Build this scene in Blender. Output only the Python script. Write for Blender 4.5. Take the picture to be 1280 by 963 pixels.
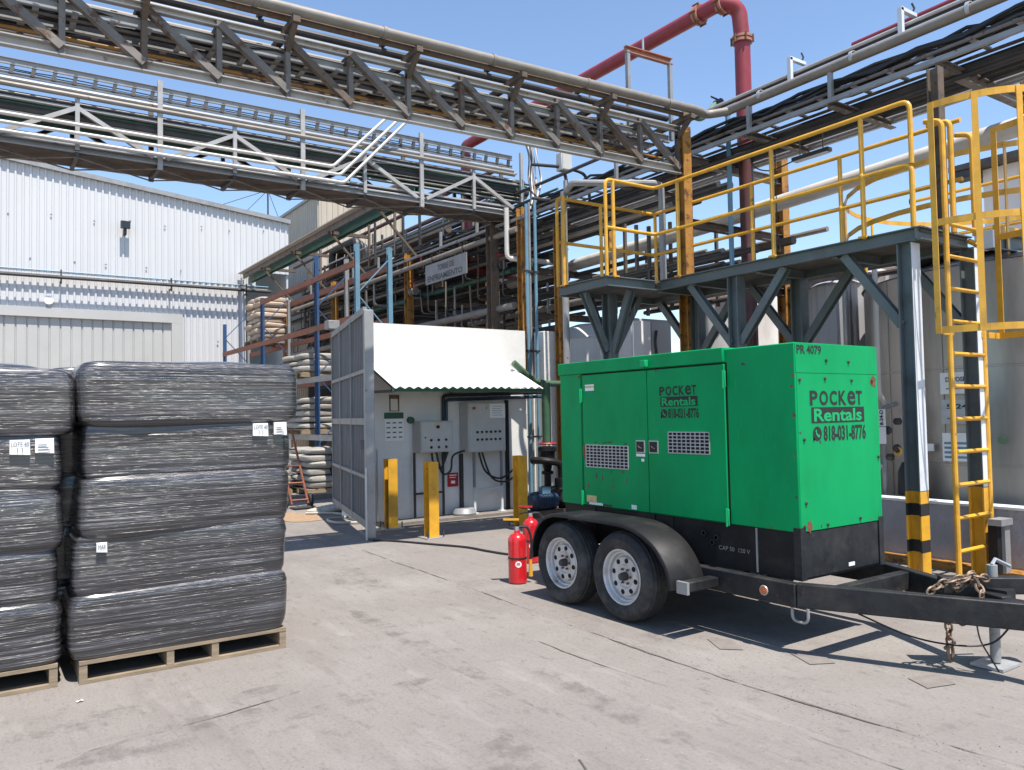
import bpy, math, random
from mathutils import Vector, Matrix, noise
random.seed(7)
R = math.radians
scene = bpy.context.scene
for o in list(bpy.data.objects):
    bpy.data.objects.remove(o)
# ------------------------------------------------------------------ camera
A, P, RO = R(34.3), R(2.17), R(1.05)
fw = Vector((math.sin(A)*math.cos(P), math.cos(A)*math.cos(P), math.sin(P)))
r0 = Vector((math.cos(A), -math.sin(A), 0)); u0 = r0.cross(fw)
rt = r0*math.cos(RO) - u0*math.sin(RO); up = u0*math.cos(RO) + r0*math.sin(RO)
cam = bpy.data.cameras.new('camera'); cam.sensor_width = 36; cam.lens = 990/1280*36
cam.clip_start = 0.05; cam.clip_end = 2000
co = bpy.data.objects.new('camera', cam); scene.collection.objects.link(co)
M = Matrix((rt, up, -fw)).transposed().to_4x4(); M.translation = (0, 0, 1.6); co.matrix_world = M
scene.camera = co
# ------------------------------------------------------------------ light
KX, KY = 0.01, 0.41                       # shadow shift per metre of height
sdir = Vector((KX, KY, -1)).normalized()
sun = bpy.data.lights.new('sun', 'SUN'); sun.energy = 5.0; sun.angle = R(0.53); sun.color = (1, .945, .875)
so = bpy.data.objects.new('sun', sun); scene.collection.objects.link(so)
so.rotation_euler = sdir.to_track_quat('-Z', 'Y').to_euler()
w = bpy.data.worlds.new('World'); scene.world = w; w.use_nodes = True
nt = w.node_tree; bg = nt.nodes['Background']
sky = nt.nodes.new('ShaderNodeTexSky'); sky.sky_type = 'NISHITA'; sky.sun_disc = False
sky.sun_elevation = math.asin(-sdir.z); sky.sun_rotation = math.atan2(-sdir.x, -sdir.y)
sky.air_density = 1.0; sky.dust_density = 0.25; sky.ozone_density = 2.2; sky.altitude = 300
nt.links.new(sky.outputs[0], bg.inputs[0]); bg.inputs[1].default_value = 0.145
vs = scene.view_settings; vs.view_transform = 'Standard'; vs.look = 'None'; vs.exposure = 0.70; vs.gamma = 1

# ------------------------------------------------------------------ materials
MT = {}
def mat(name, col, rough=.6, metal=0., var=.12, scale=6., bump=0., bscale=40., rust=0., rcol=(.16,.07,.03),
        stretch=(1,1,1), dirt=0., dcol=(.10,.085,.07), dscale=1.3, coat=0., spec=.5, rscale=7.):
    m = bpy.data.materials.new(name); m.use_nodes = True; t = m.node_tree; n = t.nodes; L = t.links
    b = n['Principled BSDF']; b.inputs['Roughness'].default_value = rough; b.inputs['Metallic'].default_value = metal
    b.inputs['Coat Weight'].default_value = coat; b.inputs['Specular IOR Level'].default_value = spec
    geo = n.new('ShaderNodeNewGeometry'); mp = n.new('ShaderNodeMapping'); mp.inputs['Scale'].default_value = stretch
    L.new(geo.outputs['Position'], mp.inputs[0]); pos = mp.outputs[0]
    def nz(sc, det=5, rg=.6, src=pos):
        k = n.new('ShaderNodeTexNoise'); k.inputs['Scale'].default_value = sc; k.inputs['Detail'].default_value = det
        k.inputs['Roughness'].default_value = rg; L.new(src, k.inputs['Vector']); return k.outputs['Fac']
    def ramp(src, a, c):
        k = n.new('ShaderNodeMapRange'); k.inputs[1].default_value = a; k.inputs[2].default_value = c; L.new(src, k.inputs[0]); return k.outputs[0]
    def mix(fac, c1, c2):
        k = n.new('ShaderNodeMix'); k.data_type = 'RGBA'
        if hasattr(fac, 'is_linked'): L.new(fac, k.inputs[0])
        else: k.inputs[0].default_value = fac
        for i, c in ((6, c1), (7, c2)):
            if hasattr(c, 'is_linked'): L.new(c, k.inputs[i])
            else: k.inputs[i].default_value = (*c, 1)
        return k.outputs[2]
    lo = tuple(max(0, c*(1-var)) for c in col); hi = tuple(min(1, c*(1+var)) for c in col)
    c = mix(ramp(nz(scale), .3, .7), lo, hi)
    if dirt: c = mix(ramp(nz(dscale, 6, .65), .62-.35*dirt, .85), c, dcol)
    if rust:
        f = ramp(nz(rscale, 8, .7, geo.outputs['Position']), .72-.42*rust, .78-.36*rust)
        c = mix(f, c, mix(nz(30), rcol, tuple(x*.45 for x in rcol)))
    L.new(c, b.inputs['Base Color'])
    rr = n.new('ShaderNodeMapRange'); rr.inputs[3].default_value = max(.03, rough-.1); rr.inputs[4].default_value = min(1, rough+.12)
    L.new(nz(scale*2.3), rr.inputs[0]); L.new(rr.outputs[0], b.inputs['Roughness'])
    if bump:
        bp = n.new('ShaderNodeBump'); bp.inputs['Strength'].default_value = bump; bp.inputs['Distance'].default_value = .02
        L.new(nz(bscale, 4), bp.inputs['Height']); L.new(bp.outputs[0], b.inputs['Normal'])
    MT[name] = m; return m
mat('wall_white', (.56,.56,.56), .55, var=.03, scale=.6, dirt=.18, dcol=(.55,.54,.52), dscale=.9, stretch=(1,1,.35))
mat('white_paint', (.66,.65,.63), .5, var=.06, scale=3, dirt=.22, dcol=(.5,.47,.43), dscale=1.1)
mat('shed_white', (.70,.69,.66), .6, var=.05, scale=3, dirt=.10, dcol=(.48,.44,.38), dscale=2.2, bump=.15, bscale=14)
mat('door_grey', (.45,.445,.42), .5, var=.04, scale=1.2, dirt=.15, dcol=(.4,.38,.33))
mat('cream', (.46,.40,.32), .65, var=.08, scale=1.5, dirt=.25, dcol=(.35,.29,.21), stretch=(1,1,.3))
mat('light_steel', (.29,.29,.285), .5, .25, var=.12, scale=5, rust=.22, dirt=.2, dcol=(.2,.18,.16), dscale=3)
mat('white_steel', (.36,.35,.335), .5, .1, var=.15, scale=5, rust=.26, dirt=.35, dcol=(.3,.27,.24), dscale=3)
mat('truss', (.17,.15,.13), .62, .2, var=.2, scale=4, rust=.42, rcol=(.14,.075,.04), dirt=.35, dcol=(.13,.11,.09), dscale=2.5)
mat('rust_steel', (.125,.095,.072), .8, .1, var=.35, scale=7, rust=.40, rcol=(.15,.075,.04), bump=.2)
mat('dark_steel', (.055,.052,.05), .55, .3, var=.3, scale=5, rust=.2, dirt=.3, dcol=(.12,.10,.085), dscale=3)
mat('pipe_grey', (.23,.205,.175), .55, .15, var=.16, scale=3.5, rust=.18, dirt=.4, dcol=(.18,.15,.12), dscale=2.2, bump=.1, bscale=12)
mat('pipe_white', (.56,.53,.49), .5, .05, var=.07, scale=3, dirt=.28, dcol=(.34,.30,.25), dscale=2)
mat('pipe_dark', (.045,.043,.042), .5, .2, var=.3, scale=4, rust=.15, dirt=.25, dcol=(.10,.085,.07))
mat('pipe_green', (.035,.10,.065), .5, var=.2, scale=4, rust=.12, dirt=.2)
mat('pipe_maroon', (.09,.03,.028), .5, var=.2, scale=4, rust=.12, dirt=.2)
mat('pipe_red', (.235,.026,.034), .45, var=.12, scale=3, rust=.1, dirt=.15, dcol=(.22,.10,.08))
mat('flange_red', (.34,.15,.10), .6, var=.2, scale=10, rust=.3)
mat('yellow', (.66,.34,.025), .42, var=.14, scale=6, rust=.20, dirt=.24, dcol=(.30,.16,.035), dscale=4, coat=.15)
mat('ochre', (.36,.165,.028), .55, var=.25, scale=5, rust=.48, rcol=(.17,.075,.03), dirt=.3, dcol=(.22,.12,.04))
mat('band_black', (.02,.02,.022), .5, var=.2)
mat('plat', (.125,.145,.148), .5, .1, var=.12, scale=4, rust=.12, dirt=.22, dcol=(.07,.065,.055), dscale=3)
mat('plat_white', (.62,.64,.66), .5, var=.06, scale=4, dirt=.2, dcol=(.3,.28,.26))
mat('deck', (.10,.095,.085), .8, .1, var=.25, scale=8, rust=.25)
mat('gen_green', (.001,.285,.088), .42, var=.12, scale=2.2, dirt=.30, dcol=(.006,.20,.060), dscale=2.6, bump=.14, bscale=2.4, spec=.13, stretch=(1,1,.45))
mat('gen_bright', (.003,.34,.11), .45, var=.05, spec=.3)
mat('black_paint', (.011,.011,.012), .5, var=.35, scale=5, dirt=.25, dcol=(.035,.031,.028), dscale=5, rust=.06, rscale=12, spec=.25)
mat('black_scuff', (.016,.017,.019), .5, var=.4, scale=8, spec=.3, dirt=.4, dcol=(.05,.046,.042), dscale=6, rust=.2, rscale=14, bump=.08)
mat('void', (.006,.006,.006), .9, var=.1)
mat('tyre', (.022,.022,.023), .75, var=.25, scale=20, dirt=.45, dcol=(.10,.095,.088), dscale=5, bump=.1, bscale=60)
mat('rim', (.55,.55,.55), .38, .35, var=.1, scale=9, rust=.2, rscale=10, dirt=.25, dcol=(.25,.2,.16), dscale=8)
mat('rust', (.17,.07,.03), .85, var=.4, scale=20, bump=.2)
mat('red_ext', (.52,.012,.018), .25, var=.05, coat=.5)
mat('red_flat', (.42,.02,.02), .5, var=.08)
mat('wood', (.25,.19,.125), .8, var=.25, scale=6, stretch=(1,1,6), dirt=.35, dcol=(.16,.115,.075), dscale=4, bump=.2)
mat('wood_dark', (.20,.13,.08), .85, var=.25, scale=9, dirt=.3, bump=.2)
mat('sack', (.30,.28,.25), .6, var=.12, scale=6, dirt=.3, dcol=(.36,.32,.27), dscale=3, bump=.3, bscale=18)
mat('sack_brown', (.42,.33,.25), .7, var=.18, scale=6, dirt=.3, dcol=(.3,.22,.16), dscale=3, bump=.3, bscale=18)
mat('paper', (.82,.82,.80), .6, var=.03)
mat('ink', (.012,.012,.012), .6, var=0)
mat('ink_soft', (.10,.10,.11), .7, var=.1)
mat('blue_rack', (.025,.075,.18), .5, var=.15, rust=.15, dirt=.25)
mat('blue_light', (.13,.26,.35), .5, var=.12, rust=.1, dirt=.2, dcol=(.12,.16,.18))
mat('blue_motor', (.022,.05,.095), .4, var=.2, dirt=.2)
mat('orange_rack', (.26,.082,.04), .6, var=.2, rust=.25, dirt=.3)
mat('box_grey', (.50,.49,.45), .5, var=.05, dirt=.15, dcol=(.33,.3,.26))
mat('steel_tank', (.50,.46,.42), .40, .78, var=.16, scale=1.2, stretch=(1,1,.18), dirt=.40, dcol=(.22,.17,.13), dscale=1.6, rust=.05)
mat('tank_white', (.80,.78,.75), .5, var=.05, scale=1.5, dirt=.18, dcol=(.5,.44,.38), stretch=(1,1,.3))
mat('tank_grey', (.46,.45,.46), .5, .2, var=.1, scale=1.5, dirt=.25, dcol=(.28,.26,.25), stretch=(1,1,.3))
mat('wall_grey', (.31,.31,.33), .6, var=.2, scale=2.5, bump=1.0, bscale=11, dirt=.25, dcol=(.26,.25,.25), dscale=2, coat=.25)
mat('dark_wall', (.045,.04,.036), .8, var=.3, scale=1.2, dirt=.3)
mat('gate_grey', (.155,.155,.16), .5, .1, var=.1, scale=3, dirt=.25, dcol=(.14,.13,.12))
mat('under_brown', (.075,.055,.045), .8, var=.35, scale=5, rust=.3)
mat('gate_frame', (.24,.24,.235), .5, .1, var=.1, scale=3, rust=.1, dirt=.25, dcol=(.14,.13,.12))
mat('green_dk2', (.045,.105,.055), .55, var=.25, dirt=.35, dcol=(.10,.10,.07))
mat('cable', (.018,.018,.019), .5, var=.3)
mat('galv', (.46,.47,.48), .42, .5, var=.12, scale=9, dirt=.15, dcol=(.3,.28,.26))
mat('hose', (.42,.38,.32), .7, var=.2, dirt=.2)
mat('chain', (.20,.14,.10), .6, .5, var=.35, scale=25, rust=.4)
mat('amber', (.55,.12,.02), .25, var=.1, coat=.4)
mat('green_pipe', (.10,.19,.10), .5, var=.15, dirt=.25, dcol=(.16,.17,.12))
mat('green_dk', (.02,.10,.05), .5, var=.1)
mat('sticker_y', (.62,.47,.20), .5, var=.2, scale=30)
mat('crack', (.085,.075,.068), .95, var=.4, scale=30)
mat('patch', (.185,.162,.145), .9, var=.15, scale=10, bump=.2)
mat('sand', (.30,.20,.12), .95, var=.25, scale=10, bump=.3)
mat('glass_dark', (.02,.025,.03), .1, var=.1)
def conc():
    m = mat('concrete', (.208,.186,.167), .88, var=.08, scale=1.1, bump=.22, bscale=55)
    t = m.node_tree; n = t.nodes; L = t.links; b = n['Principled BSDF']
    base = b.inputs['Base Color'].links[0].from_socket
    geo = n.new('ShaderNodeNewGeometry')
    def nz(sc, st, det=7, rg=.65):
        mp = n.new('ShaderNodeMapping'); mp.inputs['Scale'].default_value = st; L.new(geo.outputs['Position'], mp.inputs[0])
        k = n.new('ShaderNodeTexNoise'); k.inputs['Scale'].default_value = sc; k.inputs['Detail'].default_value = det
        k.inputs['Roughness'].default_value = rg; L.new(mp.outputs[0], k.inputs['Vector']); return k.outputs['Fac']
    def layer(c, f, a, z, col, amt):
        r = n.new('ShaderNodeMapRange'); r.inputs[1].default_value = a; r.inputs[2].default_value = z; r.inputs[4].default_value = amt; L.new(f, r.inputs[0])
        k = n.new('ShaderNodeMix'); k.data_type = 'RGBA'; L.new(r.outputs[0], k.inputs[0]); L.new(c, k.inputs[6]); k.inputs[7].default_value = (*col, 1); return k.outputs[2]
    c = layer(base, nz(1.0, (2.2,.32,1)), .52, .72, (.158,.135,.122), .75)          # tyre-worn streaks along the yard
    c = layer(c, nz(1.6, (.4,3.0,1)), .60, .78, (.125,.108,.098), .40)            # scrape streaks across
    c = layer(c, nz(.45, (1,1,1)), .5, .68, (.255,.235,.214), .8)                 # pale dusty areas
    c = layer(c, nz(.75, (1,1.3,1), 9, .75), .60, .70, (.105,.094,.088), .45)     # oil stains
    c = layer(c, nz(11, (1,.5,1), 6), .56, .70, (.10,.09,.082), .55)             # speckle
    c = layer(c, nz(45, (1,1,1), 2), .66, .74, (.33,.31,.29), .5)
    c = layer(c, nz(60, (1,.6,1), 3), .50, .72, (.115,.103,.095), .5)
    c = layer(c, nz(9, (3,.25,1), 6, .7), .56, .72, (.125,.11,.10), .5)
    c = layer(c, nz(3.2, (1.6,.35,1), 8, .7), .55, .75, (.29,.27,.25), .6)
    L.new(c, b.inputs['Base Color'])
conc()
def stainmat():
    m = mat('stain', (.085,.075,.07), .85, var=.2); t = m.node_tree; n = t.nodes; L = t.links; b = n['Principled BSDF']; geo = n.new('ShaderNodeNewGeometry')
    k = n.new('ShaderNodeTexNoise'); k.inputs['Scale'].default_value = 4.5; k.inputs['Detail'].default_value = 8; k.inputs['Roughness'].default_value = .7; L.new(geo.outputs['Position'], k.inputs['Vector'])
    r = n.new('ShaderNodeMapRange'); r.inputs[1].default_value = .47; r.inputs[2].default_value = .72; r.inputs[4].default_value = .36; L.new(k.outputs['Fac'], r.inputs[0]); L.new(r.outputs[0], b.inputs['Alpha'])
stainmat()
def film():
    m = mat('film', (.03,.03,.034), .28, var=.3); t = m.node_tree; n = t.nodes; L = t.links; b = n['Principled BSDF']
    geo = n.new('ShaderNodeNewGeometry')
    def nz(sc, st, det=5, rg=.6):
        mp = n.new('ShaderNodeMapping'); mp.inputs['Scale'].default_value = st; L.new(geo.outputs['Position'], mp.inputs[0])
        k = n.new('ShaderNodeTexNoise'); k.inputs['Scale'].default_value = sc; k.inputs['Detail'].default_value = det; k.inputs['Distortion'].default_value = .25
        k.inputs['Roughness'].default_value = rg; L.new(mp.outputs[0], k.inputs['Vector']); return k.outputs['Fac']
    f = nz(1, (.8,.8,95), 4); g0 = nz(1, (1.3,1.3,16), 3); g_ = n.new('ShaderNodeMath'); g_.operation = 'MULTIPLY'; g_.inputs[1].default_value = 1.3; L.new(g0, g_.inputs[0]); g = g_.outputs[0]; h = nz(1, (1.6,1.6,170), 3)
    r = n.new('ShaderNodeMapRange'); r.inputs[1].default_value = .46; r.inputs[2].default_value = .74; r.inputs[4].default_value = .34; L.new(f, r.inputs[0])
    r3 = n.new('ShaderNodeMapRange'); r3.inputs[1].default_value = .60; r3.inputs[2].default_value = .78; r3.inputs[4].default_value = .42; L.new(h, r3.inputs[0])
    ad = n.new('ShaderNodeMath'); ad.operation = 'MAXIMUM'; L.new(r.outputs[0], ad.inputs[0]); L.new(r3.outputs[0], ad.inputs[1])
    q = nz(1, (1.6,1.6,7), 4); r4 = n.new('ShaderNodeMapRange'); r4.inputs[1].default_value = .38; r4.inputs[2].default_value = .68; r4.inputs[3].default_value = .35; r4.inputs[4].default_value = 1.5; L.new(q, r4.inputs[0])
    ml = n.new('ShaderNodeMath'); ml.operation = 'MULTIPLY'; L.new(ad.outputs[0], ml.inputs[0]); L.new(r4.outputs[0], ml.inputs[1]); ad = ml  # patchy sheen of the film, put into its base colour
    k = n.new('ShaderNodeMix'); k.data_type = 'RGBA'; L.new(ad.outputs[0], k.inputs[0])
    k.inputs[6].default_value = (.020,.018,.019, 1); k.inputs[7].default_value = (.36,.36,.40, 1); L.new(k.outputs[2], b.inputs['Base Color'])
    add = n.new('ShaderNodeMath'); L.new(f, add.inputs[0]); L.new(g, add.inputs[1])
    bp = n.new('ShaderNodeBump'); bp.inputs['Strength'].default_value = .8; bp.inputs['Distance'].default_value = .016
    L.new(add.outputs[0], bp.inputs['Height']); L.new(bp.outputs[0], b.inputs['Normal']); b.inputs['Coat Weight'].default_value = 1.0; b.inputs['Coat Roughness'].default_value = .17
    for l in list(b.inputs['Roughness'].links): L.remove(l)
    b.inputs['Roughness'].default_value = .27
film()

# ------------------------------------------------------------------ mesh helpers
COL = scene.collection; ORG = {}; XF = [None]      # XF: optional drawing-units -> metres mapping of a module
class MB:
    def __init__(s): s.v = []; s.f = []
    def add(s, vs, fs):
        k = len(s.v); s.v += [tuple(p) for p in vs]; s.f += [tuple(i+k for i in q) for q in fs]; return s
    def box(s, x0, x1, y0, y1, z0, z1):
        return s.add([(x,y,z) for z in (z0,z1) for y in (y0,y1) for x in (x0,x1)],
                     [(0,2,3,1),(4,5,7,6),(0,1,5,4),(2,6,7,3),(0,4,6,2),(1,3,7,5)])
    def prism(s, prof, p, q, upv=(0,0,1)):
        p, q = Vector(p), Vector(q); d = (q-p).normalized(); u = Vector(upv)
        if abs(d.dot(u)) > .98: u = Vector((0,1,0))
        sd = d.cross(u).normalized(); u = sd.cross(d); n = len(prof)
        vs = [c + sd*a + u*b for c in (p,q) for a,b in prof]
        return s.add(vs, [tuple(range(n)), tuple(range(2*n-1, n-1, -1))] + [(i, i+n, (i+1)%n+n, (i+1)%n) for i in range(n)])
    def bar(s, p, q, w, h, upv=(0,0,1)):
        return s.prism([(-w/2,-h/2),(-w/2,h/2),(w/2,h/2),(w/2,-h/2)], p, q, upv)
    def ibeam(s, p, q, w, h, t=.012, upv=(0,0,1)):
        a, b = w/2, h/2; k = t/2
        return s.prism([(-a,-b),(-a,-b+t),(-k,-b+t),(-k,b-t),(-a,b-t),(-a,b),(a,b),(a,b-t),(k,b-t),(k,-b+t),(a,-b+t),(a,-b)], p, q, upv)
    def chan(s, p, q, w, h, t=.012, upv=(0,0,1)):       # open towards +side
        a, b = w/2, h/2
        return s.prism([(-a,-b),(-a,b),(a,b),(a,b-t),(-a+t,b-t),(-a+t,-b+t),(a,-b+t),(a,-b)], p, q, upv)
    def angle(s, p, q, w, t=.01, upv=(0,0,1)):
        a = w/2
        return s.prism([(-a,-a),(-a,a),(-a+t,a),(-a+t,-a+t),(a,-a+t),(a,-a)], p, q, upv)
    def path(s, pts, r, n=8, cap=True):
        pts = [Vector(p) for p in pts]; k0 = len(s.v); N = len(pts); prev = None; rs = r if isinstance(r, (list, tuple)) else [r]*N
        for i, p in enumerate(pts):
            d = (pts[min(i+1,N-1)] - pts[max(i-1,0)]).normalized()
            if prev is None:
                a = Vector((0,0,1)) if abs(d.z) < .9 else Vector((1,0,0)); x = d.cross(a).normalized()
            else: x = (prev - d*prev.dot(d)).normalized()
            y = d.cross(x); prev = x
            s.v += [tuple(p + (x*math.cos(2*math.pi*j/n) + y*math.sin(2*math.pi*j/n))*rs[i]) for j in range(n)]
        for i in range(N-1):
            a = k0+i*n; s.f += [(a+j, a+(j+1)%n, a+n+(j+1)%n, a+n+j) for j in range(n)]
        if cap: s.f += [tuple(k0+j for j in range(n-1,-1,-1)), tuple(k0+(N-1)*n+j for j in range(n))]
        return s
    def tube(s, p, q, r, n=8): return s.path([p, q], r, n)
    def lathe(s, prof, c, axis='z', n=24):
        c = Vector(c); vs = []; m = len(prof)
        for j in range(n):
            a = 2*math.pi*j/n; ca, sa = math.cos(a), math.sin(a)
            for r, h in prof:
                vs.append(c + (Vector((r*ca, r*sa, h)) if axis == 'z' else Vector((h, r*ca, r*sa)) if axis == 'x' else Vector((r*sa, h, r*ca))))
        return s.add(vs, [(j*m+i, ((j+1)%n)*m+i, ((j+1)%n)*m+i+1, j*m+i+1) for j in range(n) for i in range(m-1)])
    def torus(s, c, x, y, rx, ry, r, n=12, k=6):
        c, x, y = Vector(c), Vector(x), Vector(y); z = x.cross(y); vs = []
        for i in range(n):
            a = 2*math.pi*i/n; p = x*math.cos(a)*rx + y*math.sin(a)*ry; o = (x*math.cos(a)*ry + y*math.sin(a)*rx).normalized()
            vs += [c + p + (o*math.cos(2*math.pi*j/k) + z*math.sin(2*math.pi*j/k))*r for j in range(k)]
        return s.add(vs, [(i*k+j, ((i+1)%n)*k+j, ((i+1)%n)*k+(j+1)%k, i*k+(j+1)%k) for i in range(n) for j in range(k)])
    def build(s, name, m, parent=None, bevel=0, sharp=35, recalc=True):
        vs = [Vector(XF[0](p)) if XF[0] else Vector(p) for p in s.v]
        lo = Vector([min(p[i] for p in vs) for i in range(3)]); hi = Vector([max(p[i] for p in vs) for i in range(3)])
        o = (lo+hi)/2; o.z = lo.z if parent is None else o.z
        me = bpy.data.meshes.new(name); me.from_pydata([p-o for p in vs], [], s.f)
        if recalc:
            import bmesh
            bm = bmesh.new(); bm.from_mesh(me); bmesh.ops.recalc_face_normals(bm, faces=bm.faces); bm.to_mesh(me); bm.free()
        me.polygons.foreach_set('use_smooth', [True]*len(me.polygons)); me.set_sharp_from_angle(angle=R(sharp)); me.update()
        me.materials.append(MT[m]); ob = bpy.data.objects.new(name, me); COL.objects.link(ob)
        ob.location = o - (ORG[parent.name] if parent else Vector((0,0,0))); ob.parent = parent; ORG[ob.name] = o
        if bevel:
            b = ob.modifiers.new('bevel', 'BEVEL'); b.width = bevel; b.segments = 2; b.limit_method = 'ANGLE'; b.angle_limit = R(40)
        return ob
def tag(o, label, cat, group=None):
    o['label'] = label; o['category'] = cat
    if group: o['group'] = group
    return o
def thing(name, label, cat, loc, group=None):
    loc = XF[0](loc) if XF[0] else loc
    o = bpy.data.objects.new(name, None); COL.objects.link(o); o.location = loc; o.empty_display_size = .1
    ORG[o.name] = Vector(loc); return tag(o, label, cat, group)
def struct(o): o['kind'] = 'structure'; return o
def pc(name, m, parent, fn, *a, bevel=0, **k):
    b = MB(); getattr(b, fn)(*a, **k); return b.build(name, m, parent, bevel=bevel)
def dup(o, d, parent=None):
    c = o.copy(); COL.objects.link(c); c.location = Vector(o.location) + Vector(d); c.parent = parent if parent else o.parent; ORG[c.name] = ORG[o.name]+Vector(d); return c
def pipe(label, pts, r, m, name='pipe', group=None, n=10, cat='pipe'):
    return tag(MB().path(bend(pts, r*2.2), r, n).build(name, m), label, cat, group)
def bend(pts, rad, k=4):
    pts = [Vector(p) for p in pts]; out = [pts[0]]
    for i in range(1, len(pts)-1):
        a, b, c = pts[i-1], pts[i], pts[i+1]; u, v = (a-b), (c-b)
        if u.normalized().dot(v.normalized()) < -.995: out.append(b); continue
        rr = min(rad, u.length*.45, v.length*.45); p, q = b+u.normalized()*rr, b+v.normalized()*rr
        for j in range(k+1):
            t = j/k; out.append(p*(1-t)**2 + b*2*t*(1-t) + q*t*t)
    return out + [pts[-1]]
def smooth(pts, k=6):
    pts = [Vector(p) for p in pts]; out = []
    for i in range(len(pts)-1):
        p0, p1, p2, p3 = pts[max(i-1,0)], pts[i], pts[i+1], pts[min(i+2,len(pts)-1)]
        for j in range(k):
            t = j/k; out.append(.5*((2*p1) + (p2-p0)*t + (2*p0-5*p1+4*p2-p3)*t*t + (3*p1-p0-3*p2+p3)*t**3))
    return out + [pts[-1]]
def text(s, org, ux, uz, wd, ht, m, parent, name='lettering', bold=.02, lift=.002):
    cu = bpy.data.curves.new('txt', 'FONT'); cu.body = s; cu.offset = bold; cu.resolution_u = 3
    ob = bpy.data.objects.new('txt', cu); COL.objects.link(ob); dg = bpy.context.evaluated_depsgraph_get()
    me = bpy.data.meshes.new_from_object(ob.evaluated_get(dg)); vs = [v.co.copy() for v in me.vertices]; fs = [tuple(p.vertices) for p in me.polygons]
    bpy.data.objects.remove(ob); bpy.data.curves.remove(cu); bpy.data.meshes.remove(me)
    x0, x1 = min(v.x for v in vs), max(v.x for v in vs); y0, y1 = min(v.y for v in vs), max(v.y for v in vs)
    ux, uz = Vector(ux), Vector(uz); nn = ux.cross(uz)
    b = MB(); b.add([Vector(org) + ux*wd*(v.x-x0)/(x1-x0) + uz*ht*(v.y-y0)/(y1-y0) + nn*lift for v in vs], fs)
    return b.build(name, m, parent, recalc=False)
def pillow(b, c, l, e=.35, nu=36, nv=16, wr=0., seed=0, wz=55, ep=None):
    ep = ep or e; ev = ep*1.25 if ep == e else .33
    cx, cy, cz = c; vs = []; sp = lambda v, p: math.copysign(abs(v)**p, v)
    for i in range(nv+1):
        ph = -math.pi/2 + math.pi*i/nv
        for j in range(nu):
            th = 2*math.pi*j/nu + .13
            x = sp(math.cos(ph), ep)*sp(math.cos(th), e*.8); y = sp(math.cos(ph), ep)*sp(math.sin(th), e*.8); z = sp(math.sin(ph), ev)
            p = Vector((cx + x*l[0]/2, cy + y*l[1]/2, cz + z*l[2]/2))
            if wr:
                d = noise.noise(Vector((p.x*1.3+seed, p.y*1.3, p.z*3)))*wr*2.2 + noise.noise(Vector((p.x*2+seed*3, p.y*2, p.z*wz)))*wr*.5
                p += Vector((x, y, z*.4)).normalized()*d
            vs.append(p)
    fs = [(i*nu+j, i*nu+(j+1)%nu, (i+1)*nu+(j+1)%nu, (i+1)*nu+j) for i in range(nv) for j in range(nu)]
    return b.add(vs, fs)
def corr(b, p, u, nrm, length, z0, z1, pitch, depth, slope_z1=0., prof=((0,0),(.30,0),(.38,1),(.62,1),(.70,0))):
    "vertical ribbed sheet: p start, u along, nrm outward"
    p, u, nrm = Vector(p), Vector(u), Vector(nrm); n = max(1, round(length/pitch)); xs = []
    for i in range(n):
        for a, d in prof: xs.append(((i+a)*length/n, d*depth))
    xs.append((length, 0)); vs = []
    for x, d in xs:
        q = p + u*x + nrm*d; vs += [(q.x, q.y, z0), (q.x, q.y, z1 + slope_z1*x)]
    return b.add(vs, [(2*i, 2*i+2, 2*i+3, 2*i+1) for i in range(len(xs)-1)])
# ================================================================== SETTING
g = MB(); g.add([(-300,-200,0),(300,-200,0),(300,400,0),(-300,400,0)], [(0,1,2,3)])
ground = struct(g.build('ground', 'concrete'))
def crackline(pts, w0, name='expansion_joint', m='crack', seed=1.):
    b = MB(); vs = []; P_ = smooth(pts, 40)
    for i, p in enumerate(P_):
        t = (P_[min(i+1,len(P_)-1)] - P_[max(i-1,0)]).normalized(); s = Vector((-t.y, t.x, 0))
        p = p + s*noise.noise(Vector((p.x*1.7+seed, p.y*1.7, 0)))*.02 + s*noise.noise(Vector((p.x*9+seed, p.y*9, 0)))*.008
        ww = w0*max(.06, .30 + 1.5*noise.noise(Vector((p.x*1.3, p.y*1.3, seed))) + .8*noise.noise(Vector((p.x*7, p.y*7, seed))) + .4*random.random())
        vs += [(p.x+s.x*ww, p.y+s.y*ww, .004), (p.x-s.x*ww, p.y-s.y*ww, .004)]
    b.add(vs, [(2*i, 2*i+1, 2*i+3, 2*i+2) for i in range(len(P_)-1)]); return b.build(name, m, ground)
crackline([(3.92,0.6,0),(3.84,1.9,0),(3.74,2.9,0),(3.73,4.3,0),(3.80,5.6,0),(3.86,7.5,0),(3.9,9.0,0)], .0075)
crackline([(3.40,0.6,0),(3.40,1.9,0),(3.36,3.2,0),(3.30,4.6,0),(3.36,6.2,0)], .0035, seed=5.)
crackline([(2.1,2.6,0),(2.16,2.75,0),(2.28,2.8,0),(2.33,2.92,0)], .006, name='crack', seed=9.)
crackline([(.25,4.4,0),(.9,4.46,0),(1.6,4.62,0)], .004, name='crack', seed=3.)
for q in (((4.16,3.68),(4.28,3.90),(4.40,3.79),(4.27,3.57)), ((4.35,3.12),(4.46,3.36),(4.62,3.27),(4.5,3.04)), ((4.50,2.46),(4.58,2.62),(4.78,2.56),(4.70,2.40)), ((4.72,1.80),(4.76,1.95),(5.35,1.95),(5.35,1.78))):
    b = MB(); b.add([(x,y,.005) for x,y in q], [(0,1,2,3)]); b.build('ground_patch', 'patch', ground)
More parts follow.
